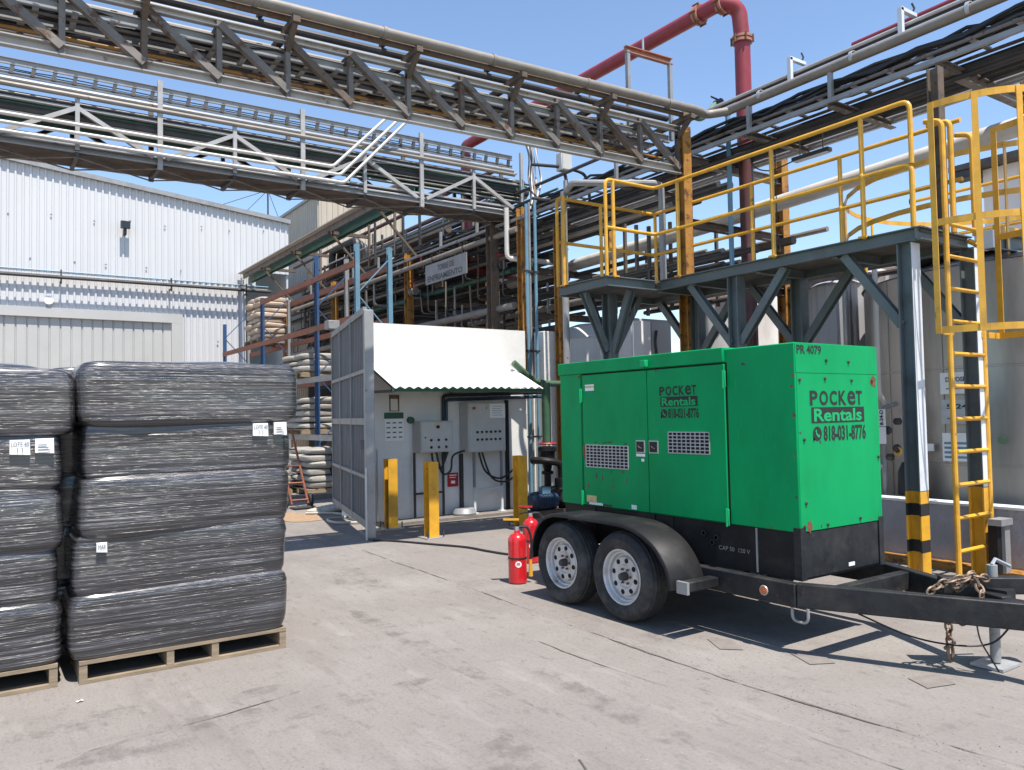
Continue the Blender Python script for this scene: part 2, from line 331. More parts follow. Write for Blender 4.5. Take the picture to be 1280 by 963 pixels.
b = MB(); pts = [(4.35+.38*math.cos(a)*(1+.3*noise.noise(Vector((math.cos(a)*2,math.sin(a)*2,0)))), 12.75+.75*math.sin(a)*(1+.3*noise.noise(Vector((math.cos(a)*2,math.sin(a)*2,4)))), .006) for a in [i*math.pi/14 for i in range(28)]]
b.add(pts, [tuple(range(28))]); b.build('sand_patch', 'sand', ground)

def stain(x,y,rx,ry,rot,seed):
    b = MB(); n = 40; c, sn = math.cos(rot), math.sin(rot); rings = (0,.35,.7,1.0); vs = [(x,y,.0035)]
    for q in rings[1:]:
        for k in range(n):
            a = 2*math.pi*k/n; d = q*(1+.45*noise.noise(Vector((math.cos(a)*1.5+seed,math.sin(a)*1.5,seed)))); u, v = rx*d*math.cos(a), ry*d*math.sin(a); vs.append((x+c*u-sn*v,y+sn*u+c*v,.0035))
    fs = [(0,1+k,1+(k+1)%n) for k in range(n)] + [(1+r_*n+k,1+(r_+1)*n+k,1+(r_+1)*n+(k+1)%n,1+r_*n+(k+1)%n) for r_ in (0,1) for k in range(n)]
    b.add(vs,fs); b.build('stain','stain',ground)
for q in ((.95,4.35,.55,.16,.05,1),(.55,4.85,.35,.10,.1,4),(1.35,4.75,.22,.07,.2,7),(1.9,4.3,.5,.08,.15,9),(2.9,3.4,.9,.10,1.5,12),(2.6,5.2,1.3,.09,1.55,15),(4.2,4.2,.25,.15,.4,21),(3.2,7.5,.8,.2,1.4,25),(2.0,3.1,.3,.2,.8,31)): stain(*q)
# ---- white corrugated warehouse
YB = 27.0
wh = thing('white_warehouse', 'white corrugated metal warehouse with a grey sliding door behind the pallet stacks', 'building', (-4, YB, 0))
def roofz(x): return 9.33 - .105*(x-.6)
x = -16.0
while x < 9.08 - .01:
    x2 = min(x+1.14, 9.08); b = MB()
    corr(b, (x, YB-.012, 0), (1,0,0), (0,-1,0), x2-x, 6.1 if x < 7.6 else 6.62, roofz(x), .19, .035, -.105); b.build('wall_sheet', 'wall_white', wh); x = x2
x = -16.0
while x < 7.6 - .01:
    x2 = min(x+1.14, 5.58 if x < 5.58 - .01 else 7.6); b = MB()
    corr(b, (x, YB, 0), (1,0,0), (0,-1,0), x2-x, 5.02 if x < 5.5 else 0, 6.14, .19, .035); b.build('wall_sheet', 'wall_white', wh); x = x2
b = MB(); b.box(-16, 5.58, YB-.10, YB+.02, 4.74, 5.03); b.box(5.25, 5.58, YB-.10, YB+.02, 0, 4.738); fr = b.build('door_frame', 'door_grey', wh)
x = -16.0
while x < 5.2:
    b = MB(); corr(b, (x, YB+.03, 0), (1,0,0), (0,-1,0), 1.42, 0, 4.80, .283, .03, prof=((0,0),(.06,1),(.86,1),(.94,0))); b.build('door_panel', 'door_grey', wh); x += 1.42
b = MB(); b.bar((-16, YB-.09, roofz(-16)+.02), (9.12, YB-.09, roofz(9.12)+.02), .12, .14); b.build('roof_trim', 'light_steel', wh)
b = MB(); b.add([(-16,YB-.1,roofz(-16)+.1),(9.15,YB-.1,roofz(9.15)+.1),(9.15,YB+18,roofz(9.15)+.1),(-16,YB+18,roofz(-16)+.1)], [(0,1,2,3)]); b.build('roof', 'light_steel', wh)
b = MB(); b.box(9.02, 9.08, YB+.05, YB+18, 0, roofz(9.08)); b.box(-16, 9.02, YB+17.9, YB+18, 0, 8.4); b.build('side_wall', 'wall_white', wh)
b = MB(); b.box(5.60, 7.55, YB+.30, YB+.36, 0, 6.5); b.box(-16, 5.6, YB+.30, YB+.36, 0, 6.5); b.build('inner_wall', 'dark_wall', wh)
b = MB(); b.lathe([(0,0),(.13,0),(.13,.05),(0,.05)], (1.85, YB-.15, 5.24), 'y', 14); b.build('door_bell', 'paper', wh)
for k in range(34):
    xx = -9+.52*k+random.uniform(-.12,.12); b = MB(); b.lathe([(0,-.02),(.022,-.018),(.03,0)],(xx,YB-.05,7.35+.02*k+random.uniform(-.05,.05) if k%2 else 4.1+random.uniform(-.1,.1) if xx>5.7 else 6.45),'y',6); b.build('fixing_screw','light_steel',wh)
fl = thing('wall_floodlight', 'small dark floodlight high on the white warehouse wall', 'floodlight', (3.88, YB-.3, 7.5))
b = MB(); b.box(3.75, 4.01, YB-.36, YB-.20, 7.58, 7.80); b.build('housing', 'dark_steel', fl)
b = MB(); b.box(3.77, 3.99, YB-.365, YB-.36, 7.60, 7.78); b.build('lens', 'glass_dark', fl)
b = MB(); b.box(3.84, 3.92, YB-.26, YB-.02, 7.40, 7.58); b.build('bracket', 'dark_steel', fl)
pipe('thin blue grey conduit, uppermost line across the white warehouse wall', [(-12, YB-.24, 6.09), (8.3, YB-.24, 6.09)], .022, 'blue_light', 'wall_conduit', n=6)
pipe('brown steel pipe fixed across the white warehouse wall', [(-12, YB-.34, 5.86), (8.35, YB-.34, 5.92)], .05, 'pipe_dark', 'wall_pipe')
pipe('pale pipe close behind the brown pipe on the white warehouse wall', [(-12, YB-.16, 5.92), (8.3, YB-.16, 5.98)], .04, 'pipe_white', 'wall_pipe')
for bx in (2.15, 5.2, 7.55, -1.2):
    b = MB(); b.bar((bx, YB-.30, 5.72), (bx, YB-.30, 6.14), .04, .04); b.bar((bx, YB-.36, 5.80), (bx, YB, 5.80), .04, .04)
    tag(b.build('pipe_bracket', 'dark_steel'), 'small dark bracket holding the pipes on the white warehouse wall', 'bracket', 'brackets on the warehouse wall')
an = thing('antenna_mast', 'thin guyed mast on the roof edge of the white warehouse', 'mast', (8.75, YB+1.2, roofz(8.75)+.1))
b = MB(); b.tube((8.75,YB+1.2,8.5),(8.75,YB+1.2,9.95),.03,6); b.build('pole','dark_steel',an)
for dx, dy in ((-2.8,0),(-1.2,1.5),(1.0,.6)):
    b = MB(); b.tube((8.75,YB+1.2,9.85),(8.75+dx*.8,YB+1.2+dy,roofz(8.75+dx*.8)+.1),.012,4); b.build('guy_wire','dark_steel',an)
# ---- cream building far behind
cb = thing('cream_building', 'cream corrugated building behind the white warehouse corner', 'building', (16, 32, 0))
x = 12.1
while x < 15: b = MB(); corr(b, (x,32,0),(1,0,0),(0,-1,0),2.0,0,11.1,.26,.04); b.build('wall_sheet','cream',cb); x += 2.0
y = 32.0
while y < 46: b = MB(); corr(b, (12.1,y,0),(0,1,0),(-1,0,0),2.0,0,11.1,.26,.04); b.build('wall_sheet','cream',cb); y += 2.0
b = MB(); b.box(12.0,16.12,31.9,46,11.1,11.22); b.build('roof','light_steel',cb)
# ---- dark backdrop added for the shade behind the rack
db = thing('shade_backdrop', 'added dark backdrop wall standing for shade behind the crowded pipe rack', 'building', (12.2, 19, 0))
y = 17.0
while y < 30: b = MB(); b.box(11.2,11.4,y+.01,y+1.99,0,6.4); b.build('backdrop_panel','dark_wall',db); y += 2.0
b = MB(); b.box(11.05,12.7,16.9,31,6.41,6.5); b.build('roof','dark_steel',db); b = MB(); b.box(11.41,12.6,17.0,17.2,0,6.4); b.build('backdrop_panel','dark_wall',db)

# ---- electrical shed
sh = thing('electrical_shed', 'white masonry electrical shed with a sloping awning beside the open gate', 'shed', (6.4, 11, 0))
b = MB(); b.box(4.95,7.79,11.0,11.2,0,3.03); b.build('front_wall','shed_white',sh)
b = MB(); b.box(4.95,5.12,11.2,12.2,0,3.02); b.build('side_wall','shed_white',sh); b = MB(); b.box(7.64,7.79,11.2,12.2,0,3.02); b.build('side_wall','shed_white',sh)
b = MB(); b.box(5.12,7.64,11.2,12.2,2.90,3.0); b.build('roof','shed_white',sh)
b = MB(); b.box(7.80,8.66,11.55,11.70,0,2.25); b.build('return_wall','shed_white',sh)
b = MB(); b.box(4.95,8.0,10.62,11.0,0,.045); b.build('plinth','patch',sh)
aw = MB(); aw.box(4.9,7.46,10.98,10.995,2.38,2.42); awo = aw.build('awning_rail','shed_white',sh)
for i in range(3):
    xa, xb = 4.88+i*.853, 4.88+(i+1)*.853+.03; b = MB(); vs = []; n = 50
    for j in range(n+1):
        xx = xa+(xb-xa)*j/n; dz = .016*math.cos(2*math.pi*xx/.142) + .003*i
        vs += [(xx,10.975,2.415+dz),(xx,10.07,2.02+dz),(xx,10.975,2.410+dz),(xx,10.07,2.015+dz)]
    b.add(vs, [q for j in range(n) for q in ((4*j,4*j+1,4*j+5,4*j+4),(4*j+2,4*j+6,4*j+7,4*j+3),(4*j+1,4*j+3,4*j+7,4*j+5))]); b.build('awning_sheet','white_paint',sh)
b = MB(); b.bar((4.86,10.12,1.985),(7.46,10.12,1.985),.04,.05); b.build('awning_beam','green_dk',sh)
for ax in (4.92,6.3,7.42): b = MB(); b.bar((ax,10.14,1.97),(ax,10.99,1.98),.03,.04); b.bar((ax,10.2,2.02),(ax,10.98,2.36),.03,.03); b.build('awning_bracket','light_steel',sh)
pil = tag(MB().box(8.37,8.64,11.24,11.54,0,3.08).build('white_pillar','shed_white',bevel=.01),'slender white concrete pillar right of the blue conduits','pillar')
lean = MB(); lean.add([(4.99,10.94,0),(5.14,10.94,0),(5.045,10.99,1.12),(5.02,10.99,1.12),(4.99,10.90,0),(5.14,10.90,0),(5.045,10.96,1.12),(5.02,10.96,1.12)], [(4,5,6,7),(0,3,2,1),(0,1,5,4),(1,2,6,5),(2,3,7,6),(3,0,4,7)])
tag(lean.build('white_board','white_paint'),'narrow tapering white board leaning on the shed wall by the gate','board')
# control cabinets
def cabinet(name, label, x0, x1, z0, z1, rows, cols, bx0, bz0, dx, dz):
    t = thing(name, label, 'control box', ((x0+x1)/2, 10.86, z0))
    b = MB(); b.box(x0,x1,10.72,10.985,z0,z1); b.build('case','box_grey',t,bevel=.008)
    b = MB(); b.box(x0+.015,x1-.015,10.705,10.718,z0+.015,z1-.015); d = b.build('door','box_grey',t,bevel=.004)
    for r in range(rows):
        for c in range(cols): b = MB(); b.lathe([(0,-.025),(.017,-.022),(.02,0)],(bx0+c*dx,10.705,bz0-r*dz),'y',10); b.build('button','ink',d)
    return t, d
t, d = cabinet('control_box','small grey control box with six buttons under the awning',5.62,6.18,1.05,1.53,2,3,5.79,1.24,.13,.11)
b = MB(); b.box(5.86,5.94,10.695,10.703,1.44,1.50); b.build('switch_plate','sticker_y',d); b = MB(); b.lathe([(0,-.03),(.024,-.03),(.024,0)],(5.90,10.695,1.44),'y',10); b.build('switch_knob','ink',d)
b = MB(); b.lathe([(0,-.01),(.012,-.01),(.012,0)],(5.69,10.705,1.28),'y',8); b.build('lock','ink',d)
for lx in (5.60,6.10): b = MB(); b.bar((lx,10.90,0.046),(lx,10.90,1.048),.03,.03); b.build('leg','dark_steel',t)
b = MB(); b.bar((5.62,10.9,.42),(6.09,10.9,.42),.03,.03); b.build('stretcher','dark_steel',t)
t, d = cabinet('control_cabinet','tall grey control cabinet with two rows of buttons under the awning',6.46,7.17,1.02,1.80,2,6,6.62,1.34,.085,.12)
b = MB(); b.box(6.86,7.15,10.694,10.702,1.56,1.79); np_ = b.build('notice_sheet','paper',d)
for i in range(5): b = MB(); b.box(6.90,7.10-.03*(i%2),10.6925,10.6935,1.60+i*.036,1.606+i*.036); b.build('printed_line','ink_soft',d)
for lx in (6.56,6.80): b = MB(); b.lathe([(0,-.025),(.022,-.025),(.022,0)],(lx,10.705,1.72),'y',10); b.build('pilot_lamp','red_flat' if lx<6.7 else 'sticker_y',d)
for lx in (6.62,7.14):
    b = MB(); b.bar((lx,10.82,.46),(lx,10.82,1.018),.035,.035); b.build('leg','light_steel',t); b = MB(); b.bar((lx,10.82,.06),(lx,10.82,.459),.038,.038); b.build('leg','plat_white',t)
    b = MB(); b.box(lx-.05,lx+.05,10.77,10.87,.046,.058); b.build('foot_plate','plat_white',t)
b = MB(); b.bar((6.64,10.82,.40),(7.12,10.82,.43),.03,.035); b.build('stretcher','plat_white',t)
cal = thing('wall_calendar','paper wall calendar with a green header on the shed wall','calendar',(5.31,10.99,1.24))
b = MB(); b.box(5.15,5.47,10.988,10.997,1.24,1.575); b.build('page','paper',cal); b = MB(); b.box(5.15,5.47,10.986,10.997,1.578,1.67); b.build('header','green_dk',cal)
for i in range(4):
    for j in range(3): b = MB(); b.box(5.185+j*.1,5.245+j*.1,10.986,10.9875,1.285+i*.073,1.305+i*.073); b.build('month_block','ink_soft',cal)
b = MB(); b.box(5.24,5.40,10.985,10.999,1.69,1.70); b.box(5.24,5.255,10.985,10.999,1.70,1.94); b.box(5.385,5.40,10.985,10.999,1.70,1.94); b.box(5.24,5.40,10.985,10.999,1.88,1.94)
tag(b.build('picture_holder','wood_dark'),'small brown wooden frame above the wall calendar','frame')
tag(MB().lathe([(0,-.07),(.05,-.065),(.055,0)],(5.58,10.995,1.55),'y',12).build('alarm_bell','green_dk'),'small round dark green bell between calendar and control box','bell')
rs = thing('red_notice','red fire notice low on the shed wall','sign',(6.32,10.99,.48))
b = MB(); b.box(6.23,6.42,10.985,10.997,.48,.70); b.build('plate','red_flat',rs)
b = MB(); b.box(6.26,6.39,10.982,10.9845,.655,.67); b.box(6.26,6.37,10.982,10.9845,.62,.632); b.box(6.29,6.36,10.982,10.9845,.53,.575); b.build('pictogram','paper',rs)
for i, (xa, za) in enumerate(((6.15,1.93),(6.20,1.86))):
    pipe(('black conduit','dark blue conduit')[i]+' running under the shed awning and down the wall', [(xa,10.95,1.0 if i else .9),(xa,10.95,za),(8.2,10.95,za+.05)], .028, 'blue_motor' if i else 'cable', 'wall_conduit', 'conduits on the shed wall')
for lx in (6.46,7.35): tag(MB().bar((lx,10.95,.046),(lx,10.95,1.0 if lx<7 else 1.85),.05,.05).build('cable_duct','dark_steel' if lx<7 else 'ink'), 'dark vertical duct on the shed wall left of the tall cabinet' if lx<7 else 'black vertical duct on the shed wall right of the tall cabinet','duct')
for i,(pts) in enumerate(([(5.85,10.8,1.04),(5.88,10.8,.88),(6.0,10.8,.80),(6.08,10.8,.92),(6.12,10.8,1.03)],[(5.95,10.84,1.04),(6.05,10.84,.72),(6.2,10.84,.75),(6.25,10.84,.98),(6.48,10.84,1.05)],[(6.75,10.78,1.01),(6.9,10.76,.62),(7.15,10.76,.52),(7.4,10.8,.62),(7.5,10.85,.9)],[(6.70,10.80,1.01),(6.82,10.79,.7),(7.1,10.78,.58),(7.4,10.78,.74)])):
    tag(MB().path(smooth(pts),.016,6).build('power_cable','cable'),'black power cable looping below the control boxes','cable','cables under the control boxes')
tag(MB().lathe([(0,0),(.18,0),(.19,.03),(.16,.10),(0,.10)],(6.42,10.80,.046),'z',16).build('metal_basin','galv'),'upturned grey metal basin on the shed plinth','basin')
# ---- blue conduits and junction gear at the rack corner
for i,(xx,yy) in enumerate(((8.02,11.22),(8.11,11.26),(8.22,11.24))):
    t = thing('blue_conduit',('leftmost tall blue conduit','grey tube between the two blue conduits','rightmost tall blue conduit')[i]+' rising from the pump corner','conduit',(xx,yy,0),'vertical conduits')
    b = MB(); b.tube((xx,yy,0),(xx,yy,5.3+.05*i),.03 if i!=1 else .022,10); b.build('tube','blue_light' if i!=1 else 'light_steel',t)
    for z in (1.2,2.7,4.1): b = MB(); b.box(xx-.04,xx+.04,yy-.04,yy+.04,z,z+.03); b.build('clamp','dark_steel',t)
jb = thing('junction_box','light grey junction box below the truss beside the cable bundle','junction box',(8.72,11.0,5.9))
b = MB(); b.box(8.60,8.84,10.92,11.08,5.93,6.25); b.build('case','box_grey',jb,bevel=.01); b = MB(); b.box(8.62,8.82,10.905,10.918,5.95,6.23); b.build('cover','box_grey',jb)
for i in range(9):
    xx = 8.50+.03*i+random.uniform(-.02,.02); yy = 11.9+random.uniform(-.08,.08)
    tag(MB().path(smooth([(xx,yy,6.75),(xx+random.uniform(-.06,.06),yy-.1,6.4),(xx+random.uniform(-.05,.05),yy-.12,6.0),(8.35+.02*i,11.5,5.6),(8.15+.01*i,11.3,5.25)]),.014,5).build('hanging_cable',('cable','light_steel','pipe_white','cable','wood')[i%5]),'loose cable in the bundle hanging from the bridge end to the blue conduits','cable','hanging cable bundle')
for pts in ([(8.72,11,5.93),(8.74,10.98,5.6),(8.5,11.1,5.42),(8.2,11.3,5.45)],[(8.84,11,6.0),(9.1,10.9,5.9),(9.2,10.9,5.6),(9.22,10.9,5.2)],[(8.60,11,6.0),(8.45,11.2,6.05),(8.3,11.4,6.1)]):
    tag(MB().path(smooth(pts),.03,8).build('flexible_conduit','cable'),'thick black flexible conduit looping out of the junction box','conduit','conduits at the junction box')
# ---- pump corner
pipe('green pipe running level from the shed awning to the pump riser', [(7.35,10.72,2.46),(7.75,10.72,2.16),(8.0,10.72,2.12),(9.3,10.72,2.12)], .052, 'green_dk2', 'green_pipe')
rv = thing('valve_riser','green riser pipe with red handwheel and black gate valve above the pump','valve',(7.84,10.5,.1))
b = MB(); b.tube((7.84,10.5,1.10),(7.84,10.5,2.12),.075,12); b.build('riser','green_dk2',rv)
b = MB(); b.torus((7.84,10.5,1.12),(1,0,0),(0,1,0),.14,.14,.02,16,6); b.bar((7.71,10.5,1.12),(7.97,10.5,1.12),.03,.02); b.build('handwheel','red_flat',rv)
b = MB(); b.lathe([(0,.62),(.10,.62),(.10,.66),(.06,.68),(.09,.80),(.13,.86),(.13,.98),(.16,1.0),(.16,1.06),(.05,1.08)],(7.84,10.5,0),'z',16); b.build('valve_body','black_paint',rv)
b = MB(); b.tube((7.84,10.5,.15),(7.84,10.5,.62),.06,10); b.lathe([(.0,.38),(.12,.38),(.12,.42),(0,.42)],(7.84,10.5,0),'z',14); b.build('lower_pipe','black_paint',rv)
pm = thing('water_pump','blue electric pump motor beside the third yellow post','pump',(7.45,10.1,0))
b = MB(); b.lathe([(0,-.26),(.10,-.26),(.14,-.22),(.14,.2),(.11,.24),(0,.24)],(7.45,10.1,.24),'x',18); b.build('motor','blue_motor',pm)
for i in range(7): b = MB(); b.lathe([(.14,-.01),(.152,-.01),(.152,.01),(.14,.01)],(7.28+.05*i,10.1,.24),'x',16); b.build('cooling_fin','blue_motor',pm)
b = MB(); b.lathe([(0,-.12),(.07,-.1),(.15,-.02),(.17,.08),(.10,.16),(0,.16)],(7.82,10.1,.24),'x',18); b.build('pump_head','black_paint',pm)
b = MB(); b.box(7.36,7.52,10.0,10.1,.36,.46); b.build('terminal_box','blue_light',pm); b = MB(); b.lathe([(0,-.2),(.2,-.2),(.22,-.14),(.22,.0),(.12,.05),(.12,.2),(0,.2)],(7.98,10.3,.36),'z',18); b.build('volute','black_paint',pm); b = MB(); b.path(bend([(7.98,10.3,.5),(7.98,10.3,.8),(7.7,10.35,.85),(7.6,10.6,.85)],.12),.06,10); b.build('suction_pipe','black_paint',pm); b = MB(); b.box(7.2,8.0,9.98,10.22,0,.10); b.build('base','rust_steel',pm)
for i in range(6):
    a = random.uniform(0,3); x_, y_ = 7.9+.35*(i%3), 9.7+.3*(i//3)
    tag(MB().box(x_,x_+.28,y_,y_+.12,0,.07+.03*(i%2)).build('scrap_block','rust_steel' if i%2 else 'galv',bevel=.01),'scrap metal block on the ground behind the trailer','scrap','scrap by the pump')
CN = {'pipe_dark':'black','dark_steel':'dark grey','pipe_green':'dark green','pipe_maroon':'maroon','rust_steel':'rusty brown','pipe_grey':'grey','light_steel':'light grey','pipe_white':'cream'}
# ================================================================== UPPER PIPE BRIDGE (near)
T3 = math.tan(R(3)); T1 = math.tan(R(1))
def ub(x, dy=0, z=1.6): return (.908*x, 7.764 - .04759*x + .863*dy, .1472 + .908*z)     # station along the bridge -> yard metres
def lb(x, dy=0, z=0): return (x, 12.3 - T1*(x-8.6) + (dy*.7 if dy > 0 else dy), z)
UB = thing('upper_pipe_bridge','upper rusty steel truss bridge crossing overhead to the ochre column','pipe bridge',ub(3,.5,5.1))
XP = [8.55-.715*i for i in range(0,19)]
X0, X1 = XP[-1]-.3, 8.62
for dy, zt, m in ((0,5.76,'white_steel'),(1.0,5.76,'truss')):
    b = MB(); b.chan(ub(X0,dy,zt), ub(X1,dy,zt), .06, .075, .012); b.build('top_chord', m, UB)
    if dy: continue
    b = MB(); b.chan(ub(X0,dy,5.15), ub(X1,dy,5.15), .07, .10, .012); b.build('bottom_chord', 'white_steel' if dy==0 else 'truss', UB)
    for i, x in enumerate(XP):
        b = MB(); b.bar(ub(x,dy,5.10), ub(x,dy,5.80), .05, .055, (0,1,0)); b.build('post', 'rust_steel' if i%5==0 else 'truss', UB)
        if i < len(XP)-1: b = MB(); b.angle(ub(XP[i+1],dy-.02,5.74), ub(x,dy-.02,5.17), .07, .012, (0,1,0)); b.build('diagonal', 'rust_steel' if i%6==1 else 'truss', UB)
for i, x in enumerate(XP):
    b = MB(); b.chan(ub(x,.04,5.84 if i%2==0 else 5.70), ub(x,1.0,5.84 if i%2==0 else 5.70), .06, .07); b.build('cross_beam','rust_steel',UB)
    if i % 2 == 0: b = MB(); b.bar(ub(x,-.34,5.86), ub(x,.06,5.86), .07, .06); b.bar(ub(x,.0,5.62), ub(x,-.28,5.84), .05, .05); b.build('bracket','rust_steel',UB)
    if i % 2: b = MB(); b.bar(ub(x,0,5.22), ub(x,.98,5.72), .04, .04); b.build('knee_brace','rust_steel',UB)
pipe('thick grey jacketed pipe along the front edge of the upper truss bridge', [ub(X0,-.28,5.97),ub(6.5,-.28,5.97),ub(8.72,-.28,5.98),(8.2,7.25,5.62),(8.42,7.0,5.64)], .056,'pipe_grey','jacketed_pipe',n=14)
for i in range(1,19,2):
    b = MB(); b.lathe([(.057,-.02),(.063,-.02),(.063,.02),(.057,.02)],ub(XP[i]+.3,-.28,5.97),'x',14); tag(b.build('pipe_band','pipe_grey'),'metal band around the grey jacketed pipe on the upper bridge','band','bands on the jacketed pipe')
pipe('thin brown pipe just under the grey jacketed pipe', [ub(X0,-.16,5.92),ub(8.5,-.16,5.92)], .035,'rust_steel','bridge_pipe')
pipe('dark pipe on top of the upper bridge', [ub(X0,.15,5.95),ub(8.5,.15,5.95)], .04,'pipe_dark','bridge_pipe')
pipe('blue grey conduit on top of the upper bridge', [ub(X0,.3,5.93),ub(8.5,.3,5.93)], .03,'light_steel','bridge_pipe')
pipe('rusty ochre pipe halfway up inside the upper truss', [ub(X0,.30,5.40),ub(8.5,.30,5.40)], .016,'ochre','bridge_pipe')
pipe('thin dark pipe inside the upper truss near its top', [ub(X0,.42,5.46),ub(8.5,.42,5.46)], .022,'rust_steel','bridge_pipe')
for dy,z,r,m in ((.06,5.50,.014,'rust_steel'),(.2,5.72,.02,'pipe_dark'),(.28,5.68,.016,'light_steel'),(.62,5.52,.022,'pipe_dark'),(.7,5.80,.03,'pipe_dark'),(.8,5.62,.02,'rust_steel'),(.5,5.85,.028,'pipe_grey'),(.9,5.85,.03,'dark_steel'),(.36,5.44,.012,'pipe_dark')):
    pipe(CN[m]+' thin conduit among the lines inside the upper truss',[ub(X0,dy,z),ub(8.5,dy,z+random.uniform(-.02,.02))],r,m,'bridge_conduit','thin conduits inside the upper truss',6)
ct = thing('bridge_cable_tray','cable tray full of black cables inside the upper truss','cable tray',ub(2,.5,5.6))
for dy in (.12,.55): b = MB(); b.chan(ub(X0,dy,5.63),ub(8.5,dy,5.63),.03,.10,.008); b.build('side_rail','light_steel',ct)
for i in range(40): b = MB(); xx = 8.4-.33*i; b.bar(ub(xx,.12,5.60),ub(xx,.55,5.60),.05,.02); b.build('rung','light_steel',ct)
for j in range(9):
    pts = [ub(X0+.35*k,.15+.042*j+random.uniform(-.02,.02),5.625+random.uniform(0,.05)-(.03 if random.random()<.12 else 0)) for k in range(int((8.5-X0)/.35))]
    b = MB(); b.path(pts,.018,5); b.build('cable','cable',ct)
ct2 = thing('bridge_cable_tray','second cable tray along the rear truss of the upper bridge','cable tray',ub(2,.85,5.7))
for dy in (.62,.95): b = MB(); b.chan(ub(X0,dy,5.66),ub(8.5,dy,5.66),.03,.09,.008); b.build('side_rail','truss',ct2)
for i in range(40): b = MB(); xx = 8.3-.33*i; b.bar(ub(xx,.62,5.64),ub(xx,.95,5.64),.06,.02); b.build('rung','truss',ct2)
for j in range(5): b = MB(); b.path([ub(X0+.4*k,.66+.05*j+random.uniform(-.02,.02),5.665+random.uniform(0,.05)) for k in range(int((8.5-X0)/.4))],.02,5); b.build('cable','cable',ct2)
for px_, h in ((4.05,.30),(7.2,.26)):
    t = thing('gooseneck_lamp','bent grey lamp arm standing on the upper bridge'+(' left of centre' if px_<5 else ' near the ochre column'),'lamp arm',ub(px_,.3,5.9))
    b = MB(); b.bar(ub(px_,.3,5.86),ub(px_,.3,6.05+h*.3),.03,.03,(0,1,0)); b.build('post','light_steel',t); b = MB(); b.bar(ub(px_,.3,6.05+h*.3),ub(px_+.38,.3,6.22+h*.3),.045,.03); b.build('arm','light_steel',t)
for x in XP[2:12:2]:
    b = MB(); b.lathe([(0,-.06),(.03,-.06),(.03,.06),(0,.06)],ub(x-.25,.12,6.03),'y',8); tag(b.build('pipe_clamp','dark_steel'),'dark round clamp standing on top of the upper bridge','clamp','clamps on the upper bridge')
# ================================================================== LOWER PIPE BRIDGE (far)
LB = thing('lower_pipe_bridge','lower grey truss bridge with decked underside, farther back','pipe bridge',lb(3,.5,5.3))
CN2 = {'pipe_dark':'black','dark_steel':'dark grey','pipe_green':'dark green','pipe_maroon':'maroon','pipe_white':'cream'}
LP = [8.68-1.07*i for i in range(0,13)]; LX0 = LP[-1]
for dy, m in ((0,'white_steel'),(1.0,'truss')):
    b = MB(); b.angle(lb(LX0,dy,6.02),lb(8.6,dy,6.02),.07,.012); b.build('top_chord',m,LB)
    b = MB(); b.chan(lb(LX0,dy,5.42),lb(8.7,dy,5.42),.06,.09,.012); b.build('bottom_chord','light_steel' if dy==0 else m,LB)
    b = MB(); b.bar(lb(LX0,dy,5.55),lb(8.6,dy,5.55),.03,.03); b.build('mid_rail',m,LB)
    for i, x in enumerate(LP):
        tall = i % 2 == 0
        b = MB(); b.bar(lb(x,dy-.03,5.30 if tall else 5.4),lb(x,dy-.03,6.62 if tall else 6.16),.07 if tall else .055,.05,(0,1,0)); b.build('post',m,LB)
        if not tall:
            for s in (-1,1): b = MB(); b.angle(lb(x,dy-.02,6.0),lb(x+s*.98,dy-.02,5.46),.06,.01,(0,1,0)); b.build('diagonal',m,LB)
for x in LP:
    b = MB(); b.bar(lb(x,-.02,5.345),lb(x,1.05,5.345),.05,.06); b.build('floor_beam','dark_steel',LB)
    for s in (0,1): b = MB(); b.bar(lb(x,.02 if s else 1.0,5.315),lb(x-1.07,1.0 if s else .02,5.315+.004*s),.03,.012); b.build('floor_brace','truss',LB)
    b = MB(); b.box(x-1.05,x-.01,lb(x,.03)[1],lb(x,.98)[1],5.375,5.385); b.build('deck_plate','under_brown',LB)
for j,(dy,z,r,m) in enumerate(((.15,5.9,.07,'pipe_dark'),(.32,5.85,.06,'pipe_green'),(.5,5.9,.07,'pipe_dark'),(.7,5.85,.05,'pipe_maroon'),(.88,5.9,.06,'pipe_green'),(.2,5.72,.035,'pipe_green'),(.55,5.55,.04,'pipe_dark'),(.8,5.55,.05,'pipe_maroon'),(.3,6.12,.05,'dark_steel'),(.6,6.10,.07,'pipe_dark'),(.85,6.12,.05,'pipe_white'))):
    pipe(CN2[m]+' pipe lying inside the lower truss bridge',[lb(LX0,dy,z),lb(8.9,dy,z)],r,m,'bridge_pipe','pipes inside the lower bridge')
for z, m, dy in ((6.16,'pipe_grey',-.06),(6.24,'light_steel',-.02)): pipe('pale square-looking rail pipe above the top chord of the lower bridge' if z<6.2 else 'grey pipe under the cable ladder of the lower bridge',[lb(LX0,dy,z),lb(8.5,dy,z)],.035,m,'bridge_pipe')
for k in range(14):
    m = random.choice(('pipe_dark','pipe_dark','pipe_maroon','pipe_green','dark_steel')); pipe(CN2[m]+' thin line inside the lower truss bridge',[lb(LX0,.05+.065*k,random.uniform(5.62,6.2)),lb(8.9,.05+.065*k,random.uniform(5.62,6.2))],random.choice((.015,.02,.03)),m,'bridge_conduit','thin lines inside the lower bridge',6)
